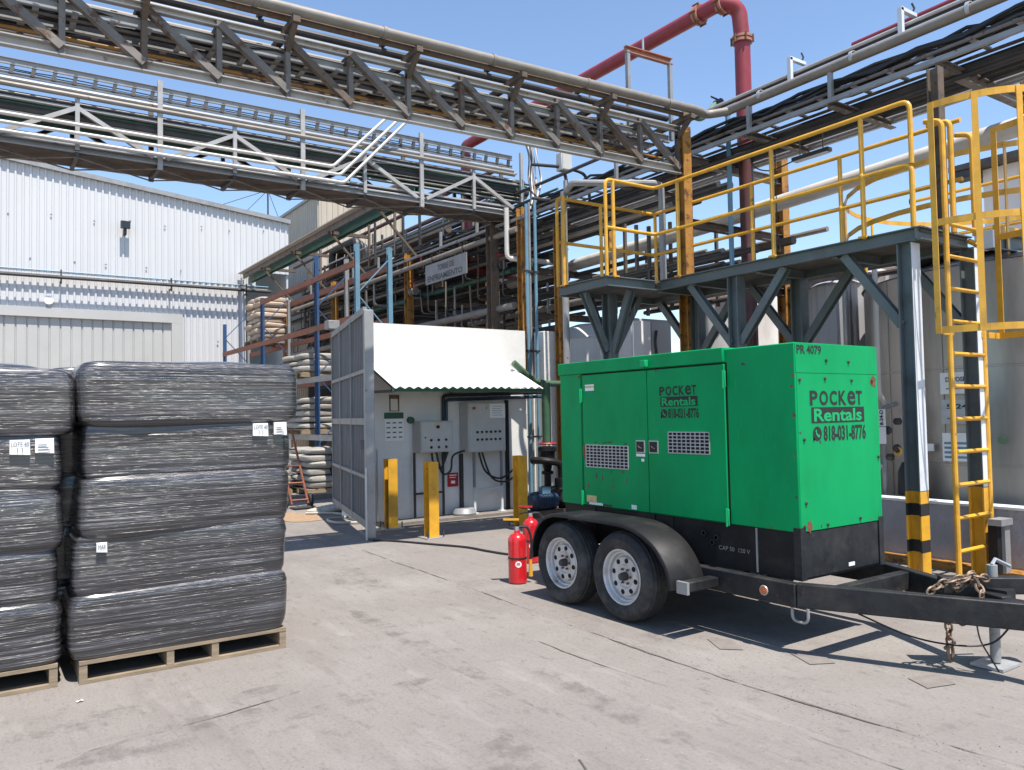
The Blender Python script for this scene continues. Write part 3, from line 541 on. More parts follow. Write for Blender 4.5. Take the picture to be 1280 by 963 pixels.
for k in range(9):
    z = (5.5,5.66,5.78,5.84,5.95,6.07,6.12,6.28,5.6)[k]; m = ('pipe_white','light_steel','pipe_grey')[k%3]; pipe(('cream','light grey','grey')[k%3]+' slim line at '+('the lower','the middle','the upper')[0 if z<5.7 else 1 if z<6 else 2]+' height inside the lower bridge',[lb(LX0,.03+.03*k,z),lb(8.7,.03+.03*k,z+random.uniform(-.03,.03))],random.choice((.012,.016,.02)),m,'bridge_conduit','slim pale lines inside the lower bridge',6)
cl = thing('cable_ladder','cable ladder with open rungs above the lower bridge','cable ladder',lb(3,.2,6.3))
for z, hh in ((6.33,.05),(6.50,.09)): b = MB(); b.chan(lb(LX0,.02,z),lb(8.5,.02,z),.03,hh,.008); b.build('side_rail','light_steel',cl)
for i in range(50): b = MB(); xx = 8.4-.25*i; b.bar(lb(xx,.02,6.33),lb(xx+.03,.04,6.48),.05,.04,(0,1,0)); b.build('rung','dark_steel',cl)
for j in range(2): b = MB(); b.path([lb(LX0+.4*k,.06,6.38+.03*j+random.uniform(-.012,.012)) for k in range(int((8.5-LX0)/.4))],.008,4); b.build('cable','cable',cl)
for i,(z,xe) in enumerate(((5.72,4.86),(5.60,4.98),(5.48,5.05))):
    pipe(('uppermost','middle','lowest')[i]+' of three bright conduits on the front of the lower bridge',[lb(LX0,-.16,z),lb(xe,-.16,z),lb(xe+1.0+.07*i,-.16,z+1.03+.1*i)],.026,'pipe_white','bright_conduit',n=12)
# ================================================================== PIPE RACK along the right side
PR = thing('pipe_rack','long ochre column pipe rack running behind the platform and shed','pipe rack',(9.5,12,0))
for y in (4.25,7.85,11.95,16.6,21.2,25.4):
    for x in (8.45,10.6):
        if x < 9 and y < 9: continue
        b = MB(); b.ibeam((x,y,0),(x,y,5.75 if y<9 else 5.45),.16,.16,.014,(0,1,0)); b.build('column','rust_steel' if (y<5) else 'ochre',PR)
    for z in ((5.22,) if y<7 else (5.22,4.3,3.45)): b = MB(); b.ibeam((8.40,y,z),(10.7,y,z),.10,.12); b.build('cross_beam','truss' if z>5 else 'rust_steel',PR)
tag(MB().ibeam((*ub(8.66)[:2],0),ub(8.66,0,5.80),.15,.15,.014,(0,1,0)).build('bridge_column','ochre'),'ochre H-column carrying the right end of the upper bridge','column')
for y in (3.1,5.5,6.7,9.3,10.6,13.5,15.0,18.2,19.8,23):
    b = MB(); b.chan((8.40,y,5.22),(9.75,y,5.22),.08,.08); b.build('cross_beam','truss',PR)
    b = MB(); b.bar((8.42,y,5.25),(8.42,y,5.62),.05,.05,(0,1,0)); b.build('hanger','light_steel',PR)
for x, z in ((8.40,5.28),(9.75,5.30)): b = MB(); b.bar((x,1.5,z-.02),(x,26.5,z-.02),.05,.055); b.build('side_beam','light_steel',PR)
tr = thing('rack_cable_tray','cable tray packed with black cables along the top of the pipe rack','cable tray',(8.65,10,5.4))
for x in (8.47,8.95): b = MB(); b.bar((x,1.5,5.385),(x,24,5.385),.03,.03); b.build('side_rail','truss',tr)
for i in range(48): b = MB(); b.bar((8.47,1.7+.45*i,5.40),(8.95,1.7+.45*i,5.40),.05,.02); b.build('rung','light_steel',tr)
for j in range(16): b = MB(); b.path([(8.49+.03*(j%15)-.043*j+.043*j+random.uniform(-.025,.025),1.5+.5*k,5.42+random.uniform(0,.15)) for k in range(46)],.022,5); b.build('cable',random.choice(('cable','cable','cable','dark_steel','pipe_maroon')),tr)
pipe('thick grey jacketed pipe along the near edge of the pipe rack top',[(8.42,7.1,5.655),(8.42,4.0,5.66),(8.42,1.5,5.68)],.062,'pipe_grey','jacketed_pipe',n=14)
for y in (2.6,3.9,5.2,6.5): b = MB(); b.lathe([(.063,-.02),(.074,-.02),(.074,.02),(.063,.02)],(8.42,y,5.675),'y',12); tag(b.build('pipe_clamp','galv'),'bright clamp on the grey pipe at the rack edge','clamp','clamps on the rack edge pipe')
pipe('bright thin conduit, highest line on the rack edge',[(8.5,1.5,5.84),(8.5,8.0,5.82)],.022,'galv','rack_conduit',n=6)
pipe('dark thin conduit beside the bright one on the rack edge',[(8.58,1.5,5.85),(8.58,24,5.80)],.03,'pipe_dark','rack_conduit',n=6)
pipe('slim red pipe on the top right of the pipe rack',[(8.75,1.2,6.02),(8.75,5.4,5.98)],.035,'pipe_red','red_pipe')
for y,nm in ((4.62,'right'),(6.05,'left')):
    t = thing('lamp_bracket','pale bent lamp bracket on the rack edge, '+nm+' one','lamp bracket',(8.42,y,5.7))
    b = MB(); b.bar((8.42,y,5.62),(8.42,y,6.0),.05,.05,(0,1,0)); b.build('post','plat_white',t); b = MB(); b.bar((8.40,y,5.99),(8.72,y,5.99),.05,.04); b.build('arm','plat_white',t)
    b = MB(); b.path([(8.66,y,6.0),(8.67,y-.02,6.06),(8.66,y,6.12)],.012,5); b.build('hook','dark_steel',t)
def rackpipe(x,z,r,m,y0=1.5,y1=26.5): pipe(('thin ' if r<.045 else 'thick ' if r>.065 else '')+CN[m]+' pipe on the '+('topmost' if z>=5.5 else 'upper' if z>=4.7 else 'middle' if z>=3.8 else 'lower' if z>=3.05 else 'lowest')+' level of the pipe rack, '+('near' if x<9.2 else 'far' if x>9.9 else 'inner')+' side',[(x,y0,z),(x,y1,z)],r,m,'rack_pipe','dark pipes on the pipe rack',8)
for x,z,r,m in ((8.72,5.13,.03,'pipe_dark'),(8.95,5.30,.05,'pipe_dark'),(9.12,5.31,.06,'pipe_dark'),(9.30,5.30,.045,'pipe_dark'),(9.5,5.32,.06,'pipe_dark'),(9.66,5.29,.04,'light_steel')): rackpipe(x,z,r,m)
for x,z,r,m in ((9.2,5.0,.04,'pipe_dark'),(9.55,4.95,.05,'dark_steel'),(8.6,4.98,.045,'pipe_dark'),(8.9,4.8,.05,'pipe_grey'),(10.0,5.3,.06,'dark_steel'),(10.3,5.32,.07,'pipe_dark')): rackpipe(x,z,r,m,8.6)
for k in range(34):
    lev = (3.55,4.42,3.1,4.8,3.9)[k%5]; x = 8.62+random.random()*1.9; r = random.choice((.03,.04,.05,.06,.08))
    rackpipe(x, lev+r+random.uniform(-.05,.14), r, random.choice(('pipe_dark','pipe_dark','dark_steel','pipe_green','pipe_maroon','rust_steel','pipe_grey')), 11.4+random.random()*2.4, 26.4)
for k in range(18):
    rackpipe(8.55+random.random()*2.2, 5.55+random.random()*1.3, random.choice((.03,.05,.07,.09)), random.choice(('pipe_dark','pipe_dark','dark_steel','pipe_green','rust_steel','pipe_maroon')), 13.6+random.random()*3, 26.4)
for k in range(16):
    z = random.choice((2.2,2.6,3.0)); rackpipe(9.0+random.random()*1.6, z+random.uniform(-.1,.1), random.choice((.03,.05,.06)), random.choice(('pipe_dark','dark_steel','pipe_maroon')), 14.5+random.random()*2, 26.0)
pipe('long grey pipe under the cooling tower sign',[(8.42,12.2,3.66),(8.42,25,3.62)],.07,'pipe_grey','rack_pipe'); pipe('long pale pipe just above the cooling tower sign',[(8.36,12.0,5.06),(8.36,25,5.02)],.055,'pipe_grey','rack_pipe')
for k in range(24):
    y = 14+.5*k+random.uniform(-.15,.15); x = random.choice((8.5,8.9,9.4,10.2))
    tag(MB().bar((x,y,5.45),(x,y,random.uniform(6.0,6.9)),.05,.05,(0,1,0)).build('pipe_stanchion',random.choice(('dark_steel','rust_steel','truss'))),'steel stanchion carrying the upper lines of the pipe rack','stanchion','stanchions on the rack')
for k in range(26):
    y = 11.6+.55*k+random.uniform(-.15,.15); z0 = random.choice((3.2,3.5,4.4)); x = random.choice((8.5,8.7,9.2,9.6))
    tag(MB().bar((x,y,z0),(x,y,z0+random.uniform(.5,1.3)),.035,.035,(0,1,0)).build('pipe_hanger',random.choice(('light_steel','dark_steel','dark_steel'))),'short steel hanger among the rack pipes','hanger','hangers among the rack pipes')
wk = thing('shade_deck','added dark plank deck shading the pipe rack beyond the shed','walkway',(9.5,18,5.36))  # planks added over the rack to shade the pipes below
for k in range(52):
    y = 12.6+.27*k; b = MB(); b.box(8.55,10.75,y,y+.20,5.40,5.42); b.build('shade_plank','deck',wk)
for k in range(46):
    y = 12.8+.27*k+random.uniform(-.1,.1); x = 8.38+random.random()*.5; z0 = random.choice((3.1,3.5,4.0,4.45)); m = random.choice(('dark_steel','pipe_dark','light_steel','rust_steel','pipe_grey','truss'))
    tag(MB().path(bend([(x+.9,y,z0),(x,y,z0),(x,y+random.uniform(-.1,.1),z0+random.uniform(.4,1.2))],.08),random.choice((.015,.02,.03)),6).build('branch_pipe',m),'small branch pipe rising among the rack lines behind the shed','pipe','branch pipes on the rack')
for k in range(20):
    y = 12.9+.6*k+random.uniform(-.2,.2); z = random.choice((3.66,4.5,5.05,3.3)); t = thing('rack_valve','small valve with handwheel among the rack pipes','valve',(8.4,y,z),'valves among the rack pipes')
    b = MB(); b.lathe([(0,-.12),(.09,-.12),(.09,-.08),(.05,-.05),(.05,.05),(.09,.08),(.09,.12),(0,.12)],(8.45,y,z),'y',10); b.build('body',random.choice(('dark_steel','pipe_grey','rust_steel')),t); b = MB(); b.torus((8.45,y,z+.2),(1,0,0),(0,1,0),.08,.08,.012,10,5); b.tube((8.45,y,z+.04),(8.45,y,z+.2),.012,5); b.build('handwheel',random.choice(('dark_steel','pipe_red')),t)
# looped dark pipes near the cream wall, louvre roof, railing
for i in range(3): pipe('black looped expansion pipe rising above the rack',[(8.9+.25*i,22.5,5.3),(8.9+.25*i,22.5,6.6),(8.9+.25*i,20.6+.3*i,6.6),(8.9+.25*i,20.6+.3*i,5.3)],.11,'pipe_dark','loop_pipe','expansion loops',10)
for i in range(10):
    tag(MB().box(10.9,12.4,13.8+.62*i,14.14+.62*i,5.95,6.0).build('roof_louvre','white_paint'),'pale roof louvre seen through the lower bridge','louvre','louvres behind the rack')
rl = thing('rack_handrail','grey handrail on top of the pipe rack beyond the lower bridge','handrail',(8.6,15,5.4))
for z in (5.75,6.1): b = MB(); b.tube((8.6,13.0,z),(8.6,22,z),.022,6); b.build('rail','light_steel',rl)
for y in (13.4,15.2,17,18.8,20.6): b = MB(); b.tube((8.6,y,5.35),(8.6,y,6.1),.022,6); b.build('post','light_steel',rl)
gt = thing('roof_gutter_tray','wide brown and teal tray running along the rack into the warehouse','tray',(7.8,21,6.3))
b = MB(); b.chan((7.75,14.8,6.42),(7.75,26.9,6.42),.42,.12,.015,(1,0,.001)); b.build('trough','pipe_green',gt)
b = MB(); b.bar((7.52,14.8,6.44),(7.52,26.9,6.44),.05,.20); b.build('lip','truss',gt); b = MB(); b.bar((7.40,14.8,6.50),(7.40,26.9,6.50),.14,.03); b.build('edge_strip','cream',gt)
for y in (16.2,19.0,21.8,24.6): b = MB(); b.bar((7.4,y,6.3),(8.5,y,6.3),.08,.08); b.bar((7.5,y,6.28),(8.45,y,5.3),.05,.05); b.build('support','rust_steel',gt)
sg = thing('rack_sign','weathered grey sign with dark lettering hung on the pipe rack','sign',(8.28,14.6,4.5))
b = MB(); b.box(8.28,8.30,13.7,15.46,4.50,4.93); b.build('board','light_steel',sg)
text('TORRE DE',(8.279,14.92,4.735),(0,-1,0),(0,0,1),.72,.13,'ink_soft',sg,bold=.03); text('ENFRIAMIENTO',(8.279,15.36,4.545),(0,-1,0),(0,0,1),1.5,.13,'ink_soft',sg,bold=.03)
for y in (13.9,15.2): b = MB(); b.bar((8.32,y,4.3),(8.32,y,5.1),.04,.03,(0,1,0)); b.build('hanger','dark_steel',sg)
pipe('cream vertical pipe beside the ochre column',[(8.3,12.25,5.5),(8.3,12.25,4.55),(8.7,12.0,4.5),(9.6,12.0,4.5)],.05,'pipe_white','cream_pipe')
tag(MB().ibeam((8.36,12.85,0),(8.36,12.85,5.3),.18,.18,.014,(0,1,0)).build('steel_column','rust_steel'),'brown rusty column just left of the ochre column','column')
tag(MB().ibeam((8.62,11.1,0),(8.62,11.1,5.0),.12,.12,.012,(0,1,0)).build('steel_column','ochre'),'short ochre column behind the blue conduits','column')
pipe('wide white pipe passing above the platform behind its handrail',[(9.9,14.5,4.52),(9.9,8.9,4.62),(10.0,4.2,4.83),(10.0,2.0,4.95)],.115,'pipe_white','white_pipe',n=14)
pipe('grey pipe descending over the left end of the platform',[(8.55,11.0,5.3),(7.6,9.4,5.15),(8.45,8.35,5.0),(8.45,8.35,3.4)],.05,'light_steel','grey_pipe')
pipe('grey standing pipe behind the left end of the platform',[(7.9,10.0,2.2),(7.9,10.0,5.2)],.055,'light_steel','grey_pipe')
pipe('blue vertical pipe right of the ochre column',[(8.9,7.45,2.4),(8.9,7.45,5.9)],.035,'blue_light','blue_pipe'); pipe('blue elbow pipe beneath the platform near the ochre column',[(8.9,7.45,2.42),(8.9,7.3,2.35),(8.9,6.0,2.32)],.03,'blue_light','blue_pipe')
for i in range(8): pipe('dark pipe crossing low behind the platform',[(9.4+.2*i,11.0,3.5+.06*(i%3)),(9.4+.2*i,5.0,3.5+.06*(i%3))],.04+.012*(i%3),('pipe_dark','rust_steel','dark_steel','pipe_grey')[i%4],'low_pipe','pipes low behind the platform',8)
for i in range(15):
    x = 9.0+.14*i; z = 3.62+random.random()*.75; m = ('pipe_dark','dark_steel','rust_steel','pipe_grey','pipe_dark')[i%5]; r = .03+.012*(i%4)
    pipe(('thin ' if r<.04 else 'thick ' if r>.06 else '')+CN[m]+' pipe stacked just above the platform level behind its left end',[(x,15.5,z),(x,(8.4,7.2,9.0)[i%3],z)],r,m,'stacked_pipe','pipes stacked behind the platform',8)
for i in range(9): tag(MB().bar((9.0+.2*i,9.2+.5*(i%4),3.4),(9.0+.2*i,9.2+.5*(i%4),4.6+.15*(i%3)),.05,.05,(0,1,0)).build('pipe_stanchion',('dark_steel','truss','rust_steel')[i%3]),'steel stanchion among the pipes stacked behind the platform','stanchion','stanchions behind the platform')
# big red pipe
rp = thing('big_red_pipe','thick dark red pipe arching high over the bridges','pipe',(9.2,7.5,0))
b = MB(); b.path(bend([(9.15,15.0,7.68),(9.15,8.15,7.66)],.3),.115,18); b.build('long_run','pipe_red',rp)
b = MB(); b.path(bend([(9.15,8.15,7.66),(9.15,7.72,7.66),(9.42,7.62,7.60),(9.45,7.6,7.1)],.30,7),.115,18); b.build('elbow','pipe_red',rp)
b = MB(); b.tube((9.45,7.6,7.1),(9.45,7.6,5.36),.115,18); b.build('drop','pipe_red',rp); b = MB(); b.tube((9.45,7.6,5.36),(9.45,7.6,0),.105,18); b.build('shaded_drop','pipe_maroon',rp); b = MB(); b.path(bend([(9.15,14.9,7.68),(9.15,15.1,7.68),(9.15,15.1,4.9),(10.4,15.1,4.85)],.3),.115,14); b.build('far_drop','pipe_red',rp)  # lower length in maroon: shade put into the red pipe's colour
for c, ax in (((9.15,8.15,7.66),'y'),((9.45,7.6,7.12),'z'),((9.2,7.74,7.66),'y')):
    b = MB(); b.lathe([(.115,-.05),(.15,-.05),(.15,-.012),(.125,-.01),(.125,.01),(.15,.012),(.15,.05),(.115,.05)],c,ax,18); fl_ = b.build('flange','flange_red',rp)
    for k in range(6):
        a = k*math.pi/3; off = (.16*math.cos(a),0,.16*math.sin(a)) if ax=='y' else (.16*math.cos(a),.16*math.sin(a),0); p = Vector(c)+Vector(off); dv = Vector((0,.06,0)) if ax=='y' else Vector((0,0,.06))
        b = MB(); b.tube(p-dv,p+dv,.014,5); b.build('bolt','rust',fl_)
pf = thing('portal_support','pale portal frame carrying the big red pipe above the bridge','frame',(8.3,8.12,5.8))
for x in (7.90,8.72): b = MB(); b.bar(ub(x,.3,5.7),ub(x,.3,6.9),.05,.05,(0,1,0)); b.build('post','light_steel',pf)
b = MB(); b.chan(ub(7.86,.3,6.92),ub(8.76,.3,6.92),.06,.09); b.build('lintel','flange_red',pf); b = MB(); b.path([ub(8.2,.3,6.95),ub(8.2,.3,7.15)],.015,5); b.build('hanger_rod','galv',pf)
nz_ = thing('foam_nozzle','green monitor nozzle on top of the bridge corner','nozzle',(8.9,8.1,6.0))
b = MB(); b.path(bend([(8.68,8.1,6.02),(8.9,8.1,6.02),(9.05,8.08,6.0),(9.35,8.05,6.28)],.1),.045,10); b.build('barrel','green_pipe',nz_)
b = MB(); b.path([(9.35,8.05,6.28),(9.46,8.04,6.34)],.06,10); b.path([(9.25,8.05,6.38),(9.42,8.05,6.36)],.015,5); b.build('tip','dark_steel',nz_); b = MB(); b.lathe([(0,-.06),(.09,-.06),(.09,0),(.04,.02),(.04,.06),(0,.06)],(8.72,8.1,6.02),'z',10); b.build('base_valve','wood_dark',nz_)
fx = thing('hanging_light','slim dark fluorescent fixture hanging under the pipe rack','light fixture',(9.2,6.3,4.98))
b = MB(); b.box(9.15,9.25,6.05,6.60,4.96,5.01); b.build('body','dark_steel',fx); b = MB(); b.box(9.16,9.24,6.07,6.58,4.945,4.958); b.build('diffuser','plat_white',fx)
for y in (6.15,6.5): b = MB(); b.tube((9.2,y,5.01),(9.2,y,5.25),.008,5); b.build('rod','dark_steel',fx)
tag(MB().path(smooth([(9.2,6.6,4.98),(9.05,6.9,4.9),(8.95,7.1,5.05),(8.9,7.0,5.4)]),.01,5).build('lamp_cable','cable'),'thin black cable drooping from the hanging fixture','cable')
for x,y,z0 in ((9.0,6.75,3.75),(9.4,5.1,4.05)):
    t = thing('hanging_hook','thin cable with hook hanging from the rack '+('left of the fixture' if y>6 else 'right of the fixture'),'hook',(x,y,z0))
    b = MB(); b.tube((x,y,z0+.08),(x,y,5.2),.008,5); b.build('wire','cable',t); b = MB(); b.torus((x,y,z0+.04),(1,0,0),(0,0,1),.05,.05,.015,10,5); b.build('ring','cable',t)
# ================================================================== PLATFORM
XF[0] = lambda p: (.93*p[0], .93*p[1], .112+.93*p[2]); ZG = -.112/.93
PL = thing('steel_platform','raised grey steel platform with yellow handrails behind the green generator','platform',(7.9,6,0))
ZP = 3.36
b = MB(); b.box(7.62,8.5,4.06,8.6,3.315,3.34); b.build('deck','deck',PL); b = MB(); b.box(6.74,7.615,7.66,8.6,3.315,3.34); b.build('deck','deck',PL)
def ch(p,q,m='plat'): 
    b = MB(); b.chan(p,q,.06,.13,.012); return b.build('edge_beam',m,PL)
ZB = 3.295
ch((7.59,7.58,ZB),(7.59,4.08,ZB)); ch((7.56,4.06,ZB),(8.56,4.06,ZB)); ch((8.53,4.09,ZB),(8.53,8.6,ZB)); ch((6.69,7.62,ZB),(7.56,7.62,ZB)); ch((6.70,8.64,ZB),(6.70,7.65,ZB)); ch((8.56,8.64,ZB),(6.73,8.64,ZB))
for y in (5.0,6.0,7.0,7.62): b = MB(); b.ibeam((7.62,y,3.26),(8.5,y,3.26),.06,.10); b.build('joist','plat',PL)
cols = [(7.66,4.22),(7.66,6.36),(8.5,6.08),(8.5,4.03),(7.2,8.15),(8.5,7.75)]
for i,(x,y) in enumerate(cols):
    front = i in (0,3); z0 = .78 if front else ZG+.016
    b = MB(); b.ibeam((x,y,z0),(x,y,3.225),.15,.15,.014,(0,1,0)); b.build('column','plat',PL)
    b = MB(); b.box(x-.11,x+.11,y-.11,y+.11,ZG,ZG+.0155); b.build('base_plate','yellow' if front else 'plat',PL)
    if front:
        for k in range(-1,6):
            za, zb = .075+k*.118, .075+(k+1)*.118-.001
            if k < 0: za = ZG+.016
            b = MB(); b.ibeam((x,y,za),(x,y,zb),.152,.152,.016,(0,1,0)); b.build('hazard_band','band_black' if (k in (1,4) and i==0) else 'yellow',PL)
        # pale sheets: sunlight on the outer flanges put into the colour
        b = MB(); b.box(x-.078,x+.078,y-.0785,y-.0755,.79,3.22); b.build('sunlit_flange','plat_white',PL)
    for s in (-1,1):
        if front and s < 0 : continue
        if i == 4: q = (x,y+s*.42,3.225)
        else: q = (x,y+s*(.72 if not front else .68),3.225)
        b = MB(); b.ibeam((x,y+s*.07,2.42),q,.09,.09,.01,(1,0,0)); b.build('brace','plat',PL)
b = MB(); b.ibeam((7.27,8.15,2.45),(7.75,8.15,3.22),.09,.09,.01,(0,1,0)); b.build('brace','plat',PL); b = MB(); b.ibeam((7.13,8.15,2.45),(6.75,8.15,3.22),.09,.09,.01,(0,1,0)); b.build('brace','plat',PL)
HR = thing('yellow_handrail','yellow tubular handrail around the raised platform','handrail',(7.9,6,ZP))
zt, zm = 4.61, 3.985
def rail(pts,r=.024): b = MB(); b.path(bend(pts,.09),r,10); return b.build('rail','yellow',HR)
rail([(6.70,7.62,ZP),(6.70,7.62,zt),(7.57,7.62,zt),(7.57,4.35,zt),(7.57,4.10,zt),(7.57,4.10,zm)]); rail([(6.70,7.62,zm),(7.57,7.62,zm),(7.57,4.3,zm),(7.57,4.10,zm),(7.57,4.10,ZP)])
rail([(6.70,8.64,ZP),(6.70,8.64,zt),(8.55,8.64,zt),(8.55,4.1,zt)]); rail([(6.70,8.64,zm),(8.55,8.64,zm),(8.55,4.1,zm)])
for x,y in ((7.57,7.2),(7.57,5.73),(7.57,4.62),(8.55,8.6),(8.55,6.8),(8.55,5.5),(8.55,4.2),(6.70,8.50),(6.83,8.64),(6.83,7.62),(7.5,8.64)):
    b = MB(); b.tube((x,y,ZP-.02),(x,y,zt),.025,10); b.build('post','yellow',HR); b = MB(); b.box(x-.045,x+.045,y-.045,y+.045,ZP-.012,ZP+.008); b.build('foot_plate','yellow',HR); b = MB(); b.lathe([(.025,-.03),(.032,-.015),(.032,.015),(.025,.03)],(x,y,zm),'z',10); b.build('weld_collar','yellow',HR)
# ladder with cage
LD = thing('caged_ladder','yellow caged ladder rising to the right end of the platform','ladder',(8.2,3.97,0))
for x in (7.87,8.54):
    b = MB(); b.path(bend([(x,3.95,ZG),(x,3.95,3.40),(x,3.95,4.42),(x,4.12,4.46)] if x<8 else [(x,3.95,ZG),(x,3.95,3.25),(x,4.06,3.32)],.07),.027,10); b.build('stile','yellow',LD)
b = MB(); b.path(bend([(8.54,3.99,3.36),(8.54,3.99,4.42),(8.54,4.15,4.46)],.07),.027,10); b.build('stile','yellow',LD)
b = MB(); b.path(bend([(8.17,4.02,3.36),(8.17,4.02,4.50),(8.17,4.25,4.52)],.07),.027,10); b.build('grab_rail','yellow',LD)
for k in range(11): b = MB(); b.tube((7.87,3.95,.2+.32*k),(8.54,3.95,.2+.32*k),.021,8); b.build('rung','yellow',LD)
def hoop(z, r=.46, zz=0):
    b = MB(); n = 22; pts = []
    for i in range(n+1):
        a = math.pi*i/n; pts.append((8.22-.62*math.cos(a) , 3.93-.80*math.sin(a), z+zz*math.sin(a)))
    for i in range(n): b.bar(pts[i],pts[i+1],.010,.065)
    return b.build('cage_hoop','yellow',LD)
for z in (2.33,3.36,4.50): hoop(z)
for a in (.02,.5,1.0,1.57,2.2,3.12):
    x, y = 8.22-.625*math.cos(a), 3.93-.805*math.sin(a)
    b = MB(); b.bar((x,y,2.30),(x,y,4.53),.055,.010,(math.cos(a),math.sin(a),0)); b.build('cage_strap','yellow',LD)
b = MB(); b.bar((7.6,3.93,2.33),(7.94,3.95,2.33),.01,.06); b.bar((8.5,3.95,2.33),(8.84,3.93,2.33),.01,.06); b.build('cage_tie','yellow',LD)
for k in (0,1): b = MB(); b.path(bend([(7.62,3.93,3.4+.6*k),(7.62,3.93,4.0)],.05),.02,8); b.build('cage_tie','yellow',LD)
tag(MB().ibeam((8.43,4.28,3.345),(8.43,4.28,5.2),.12,.12,.012,(0,1,0)).build('rack_post','rust_steel'),'rusty post rising from the platform deck behind the ladder cage','post')
XF[0] = None
# second walkway to the right over the tank
W2 = thing('tank_walkway','grey walkway beam with yellow toe board at the right, over the steel tank','walkway',(9.6,3.6,3.2))
b = MB(); b.chan((8.62,3.9,3.30),(12.5,3.4,3.30),.08,.17); b.build('beam','plat',W2); b = MB(); b.bar((8.85,3.95,3.44),(12.5,3.48,3.44),.02,.12); b.build('toe_board','yellow',W2)
b = MB(); b.box(8.58,8.74,3.84,4.02,3.22,3.40); b.build('end_plate','plat_white',W2); b = MB(); b.box(9.0,12.5,3.98,5.2,3.3,3.34); b.build('deck','deck',W2)
H2 = thing('tank_top_railing','yellow flat bar railing curving over the steel tank top','handrail',(10.6,4.5,3.3))
for z in (3.85,4.35):
    b = MB(); pts = [(10.8-2.0*math.cos(a),4.6+1.9*math.sin(a),z) for a in [i*math.pi/16 for i in range(-3,17)]]
    for i in range(len(pts)-1): b.bar(pts[i],pts[i+1],.012,.06)
    b.build('rail','yellow',H2)
for a in (-.4,.1,.5,1.0,1.6,2.2): b = MB(); x,y = 10.8-2.0*math.cos(a),4.6+1.9*math.sin(a); b.bar((x,y,3.18),(x,y,4.38),.05,.012); b.build('post','yellow',H2)
# white cabin behind
WC = thing('white_cabin','small white cabin with overhanging roof behind the ladder cage','cabin',(14,6,3))
b = MB(); b.box(13.6,16.5,3.0,6.2,2.5,5.45); b.build('wall','tank_white',WC); b = MB(); b.box(13.3,17,2.8,6.6,5.46,5.55); b.build('roof','deck',WC)
b = MB(); b.box(13.32,13.6,6.2,6.55,5.32,5.45); b.build('gutter','dark_steel',WC)
for z in (4.4,5.1): pipe(('lower' if z<5 else 'upper')+' thin yellow rail in front of the white cabin',[(13.2,7.2,z),(13.2,3.5,z)],.03,'yellow','cabin_rail','cabin rails',6,'rail')
# ---- containment wall and tanks
CW = thing('containment_wall','low rough grey containment wall with yellow footing behind the ladder','wall',(8.15,4.5,0))
b = MB(); n = 60; m_ = 10; vs = []
for i in range(n+1):
    for j in range(m_+1):
        y, z = 1.0+8.0*i/n, .06+.56*j/m_; vs.append((8.14 + .012*noise.noise(Vector((y*4,z*4,1))) + .006*noise.noise(Vector((y*14,z*14,2))), y, z))
b.add(vs,[(i*(m_+1)+j,(i+1)*(m_+1)+j,(i+1)*(m_+1)+j+1,i*(m_+1)+j+1) for i in range(n) for j in range(m_)]); b.build('rough_face','wall_grey',CW)
b = MB(); b.box(8.17,8.32,1,9,0,.615); b.build('core','wall_grey',CW); b = MB(); b.box(8.12,8.34,1,9,.616,.64); b.build('coping','plat_white',CW)
b = MB(); b.box(7.92,8.14,1.0,6.2,0,.06); b.build('footing','ochre',CW)
def tank(name,label,x,y,r,z0,z1,m,seams=(),dome=.25,n=48,rib=0):
    t = thing(name,label,'tank',(x,y,z0)); b = MB(); pr = []
    b.lathe([(r,z0),(r,z1)],(x,y,0),'z',n) if not rib else None
    if rib:
        vs = []
        for j in range(n*2):
            a = math.pi*j/n; rr = r + (rib if j%2 else 0); vs += [(x+rr*math.cos(a),y+rr*math.sin(a),z0),(x+rr*math.cos(a),y+rr*math.sin(a),z1)]
        k = n*2; b.add(vs,[(2*j,2*((j+1)%k),2*((j+1)%k)+1,2*j+1) for j in range(k)])
    b.build('shell',m,t); b = MB(); b.lathe([(r+.03,z1),(r*.8,z1+dome*.6),(r*.4,z1+dome*.9),(0.01,z1+dome)],(x,y,0),'z',n); b.build('roof',m,t)
    for s in seams: b = MB(); b.lathe([(r,s-.012),(r+.008,s-.008),(r+.008,s+.008),(r,s+.012)],(x,y,0),'z',n); b.build('seam_ring',m,t)
    return t
tk = tank('steel_tank','large stained stainless steel tank behind the caged ladder',10.85,4.2,2.1,.02,3.12,'steel_tank',(.98,2.02),n=64)
for a in (150,165,172,180,196,215): b = MB(); aa=R(a); b.bar((10.85+2.105*math.cos(aa),4.2+2.105*math.sin(aa),.05 if a!=172 else 1.0),(10.85+2.105*math.cos(aa),4.2+2.105*math.sin(aa),3.1),.012,.006,(math.cos(aa),math.sin(aa),0)); b.build('weld_seam','steel_tank',tk)
b = MB(); b.lathe([(0,-.02),(.04,-.02),(.04,0)],(8.74,3.9,1.25),'x',10); b.build('green_tag','green_pipe',tk)
tank('white_tank','white round tank seen left of the platform braces',10.2,12.1,.78,.0,3.05,'tank_white',(1.6,),.35)
tank('white_tank','broad white tank below the platform beside the ochre column',11.9,9.9,1.05,.0,3.7,'tank_white',(1.5,2.6))
tank('grey_tank','grey ribbed tank below the platform behind the generator',11.6,7.0,1.15,.0,3.55,'tank_grey',(),.2,40,.03)
tank('grey_tank','slim grey ribbed tank left of the stainless tank',10.6,6.9,.40,.0,3.4,'tank_grey',(),.1,20,.02)
eq = thing('equipment_cabinet','tall pale equipment cabinet with a hose below the left platform braces','cabinet',(9.4,9.2,0))
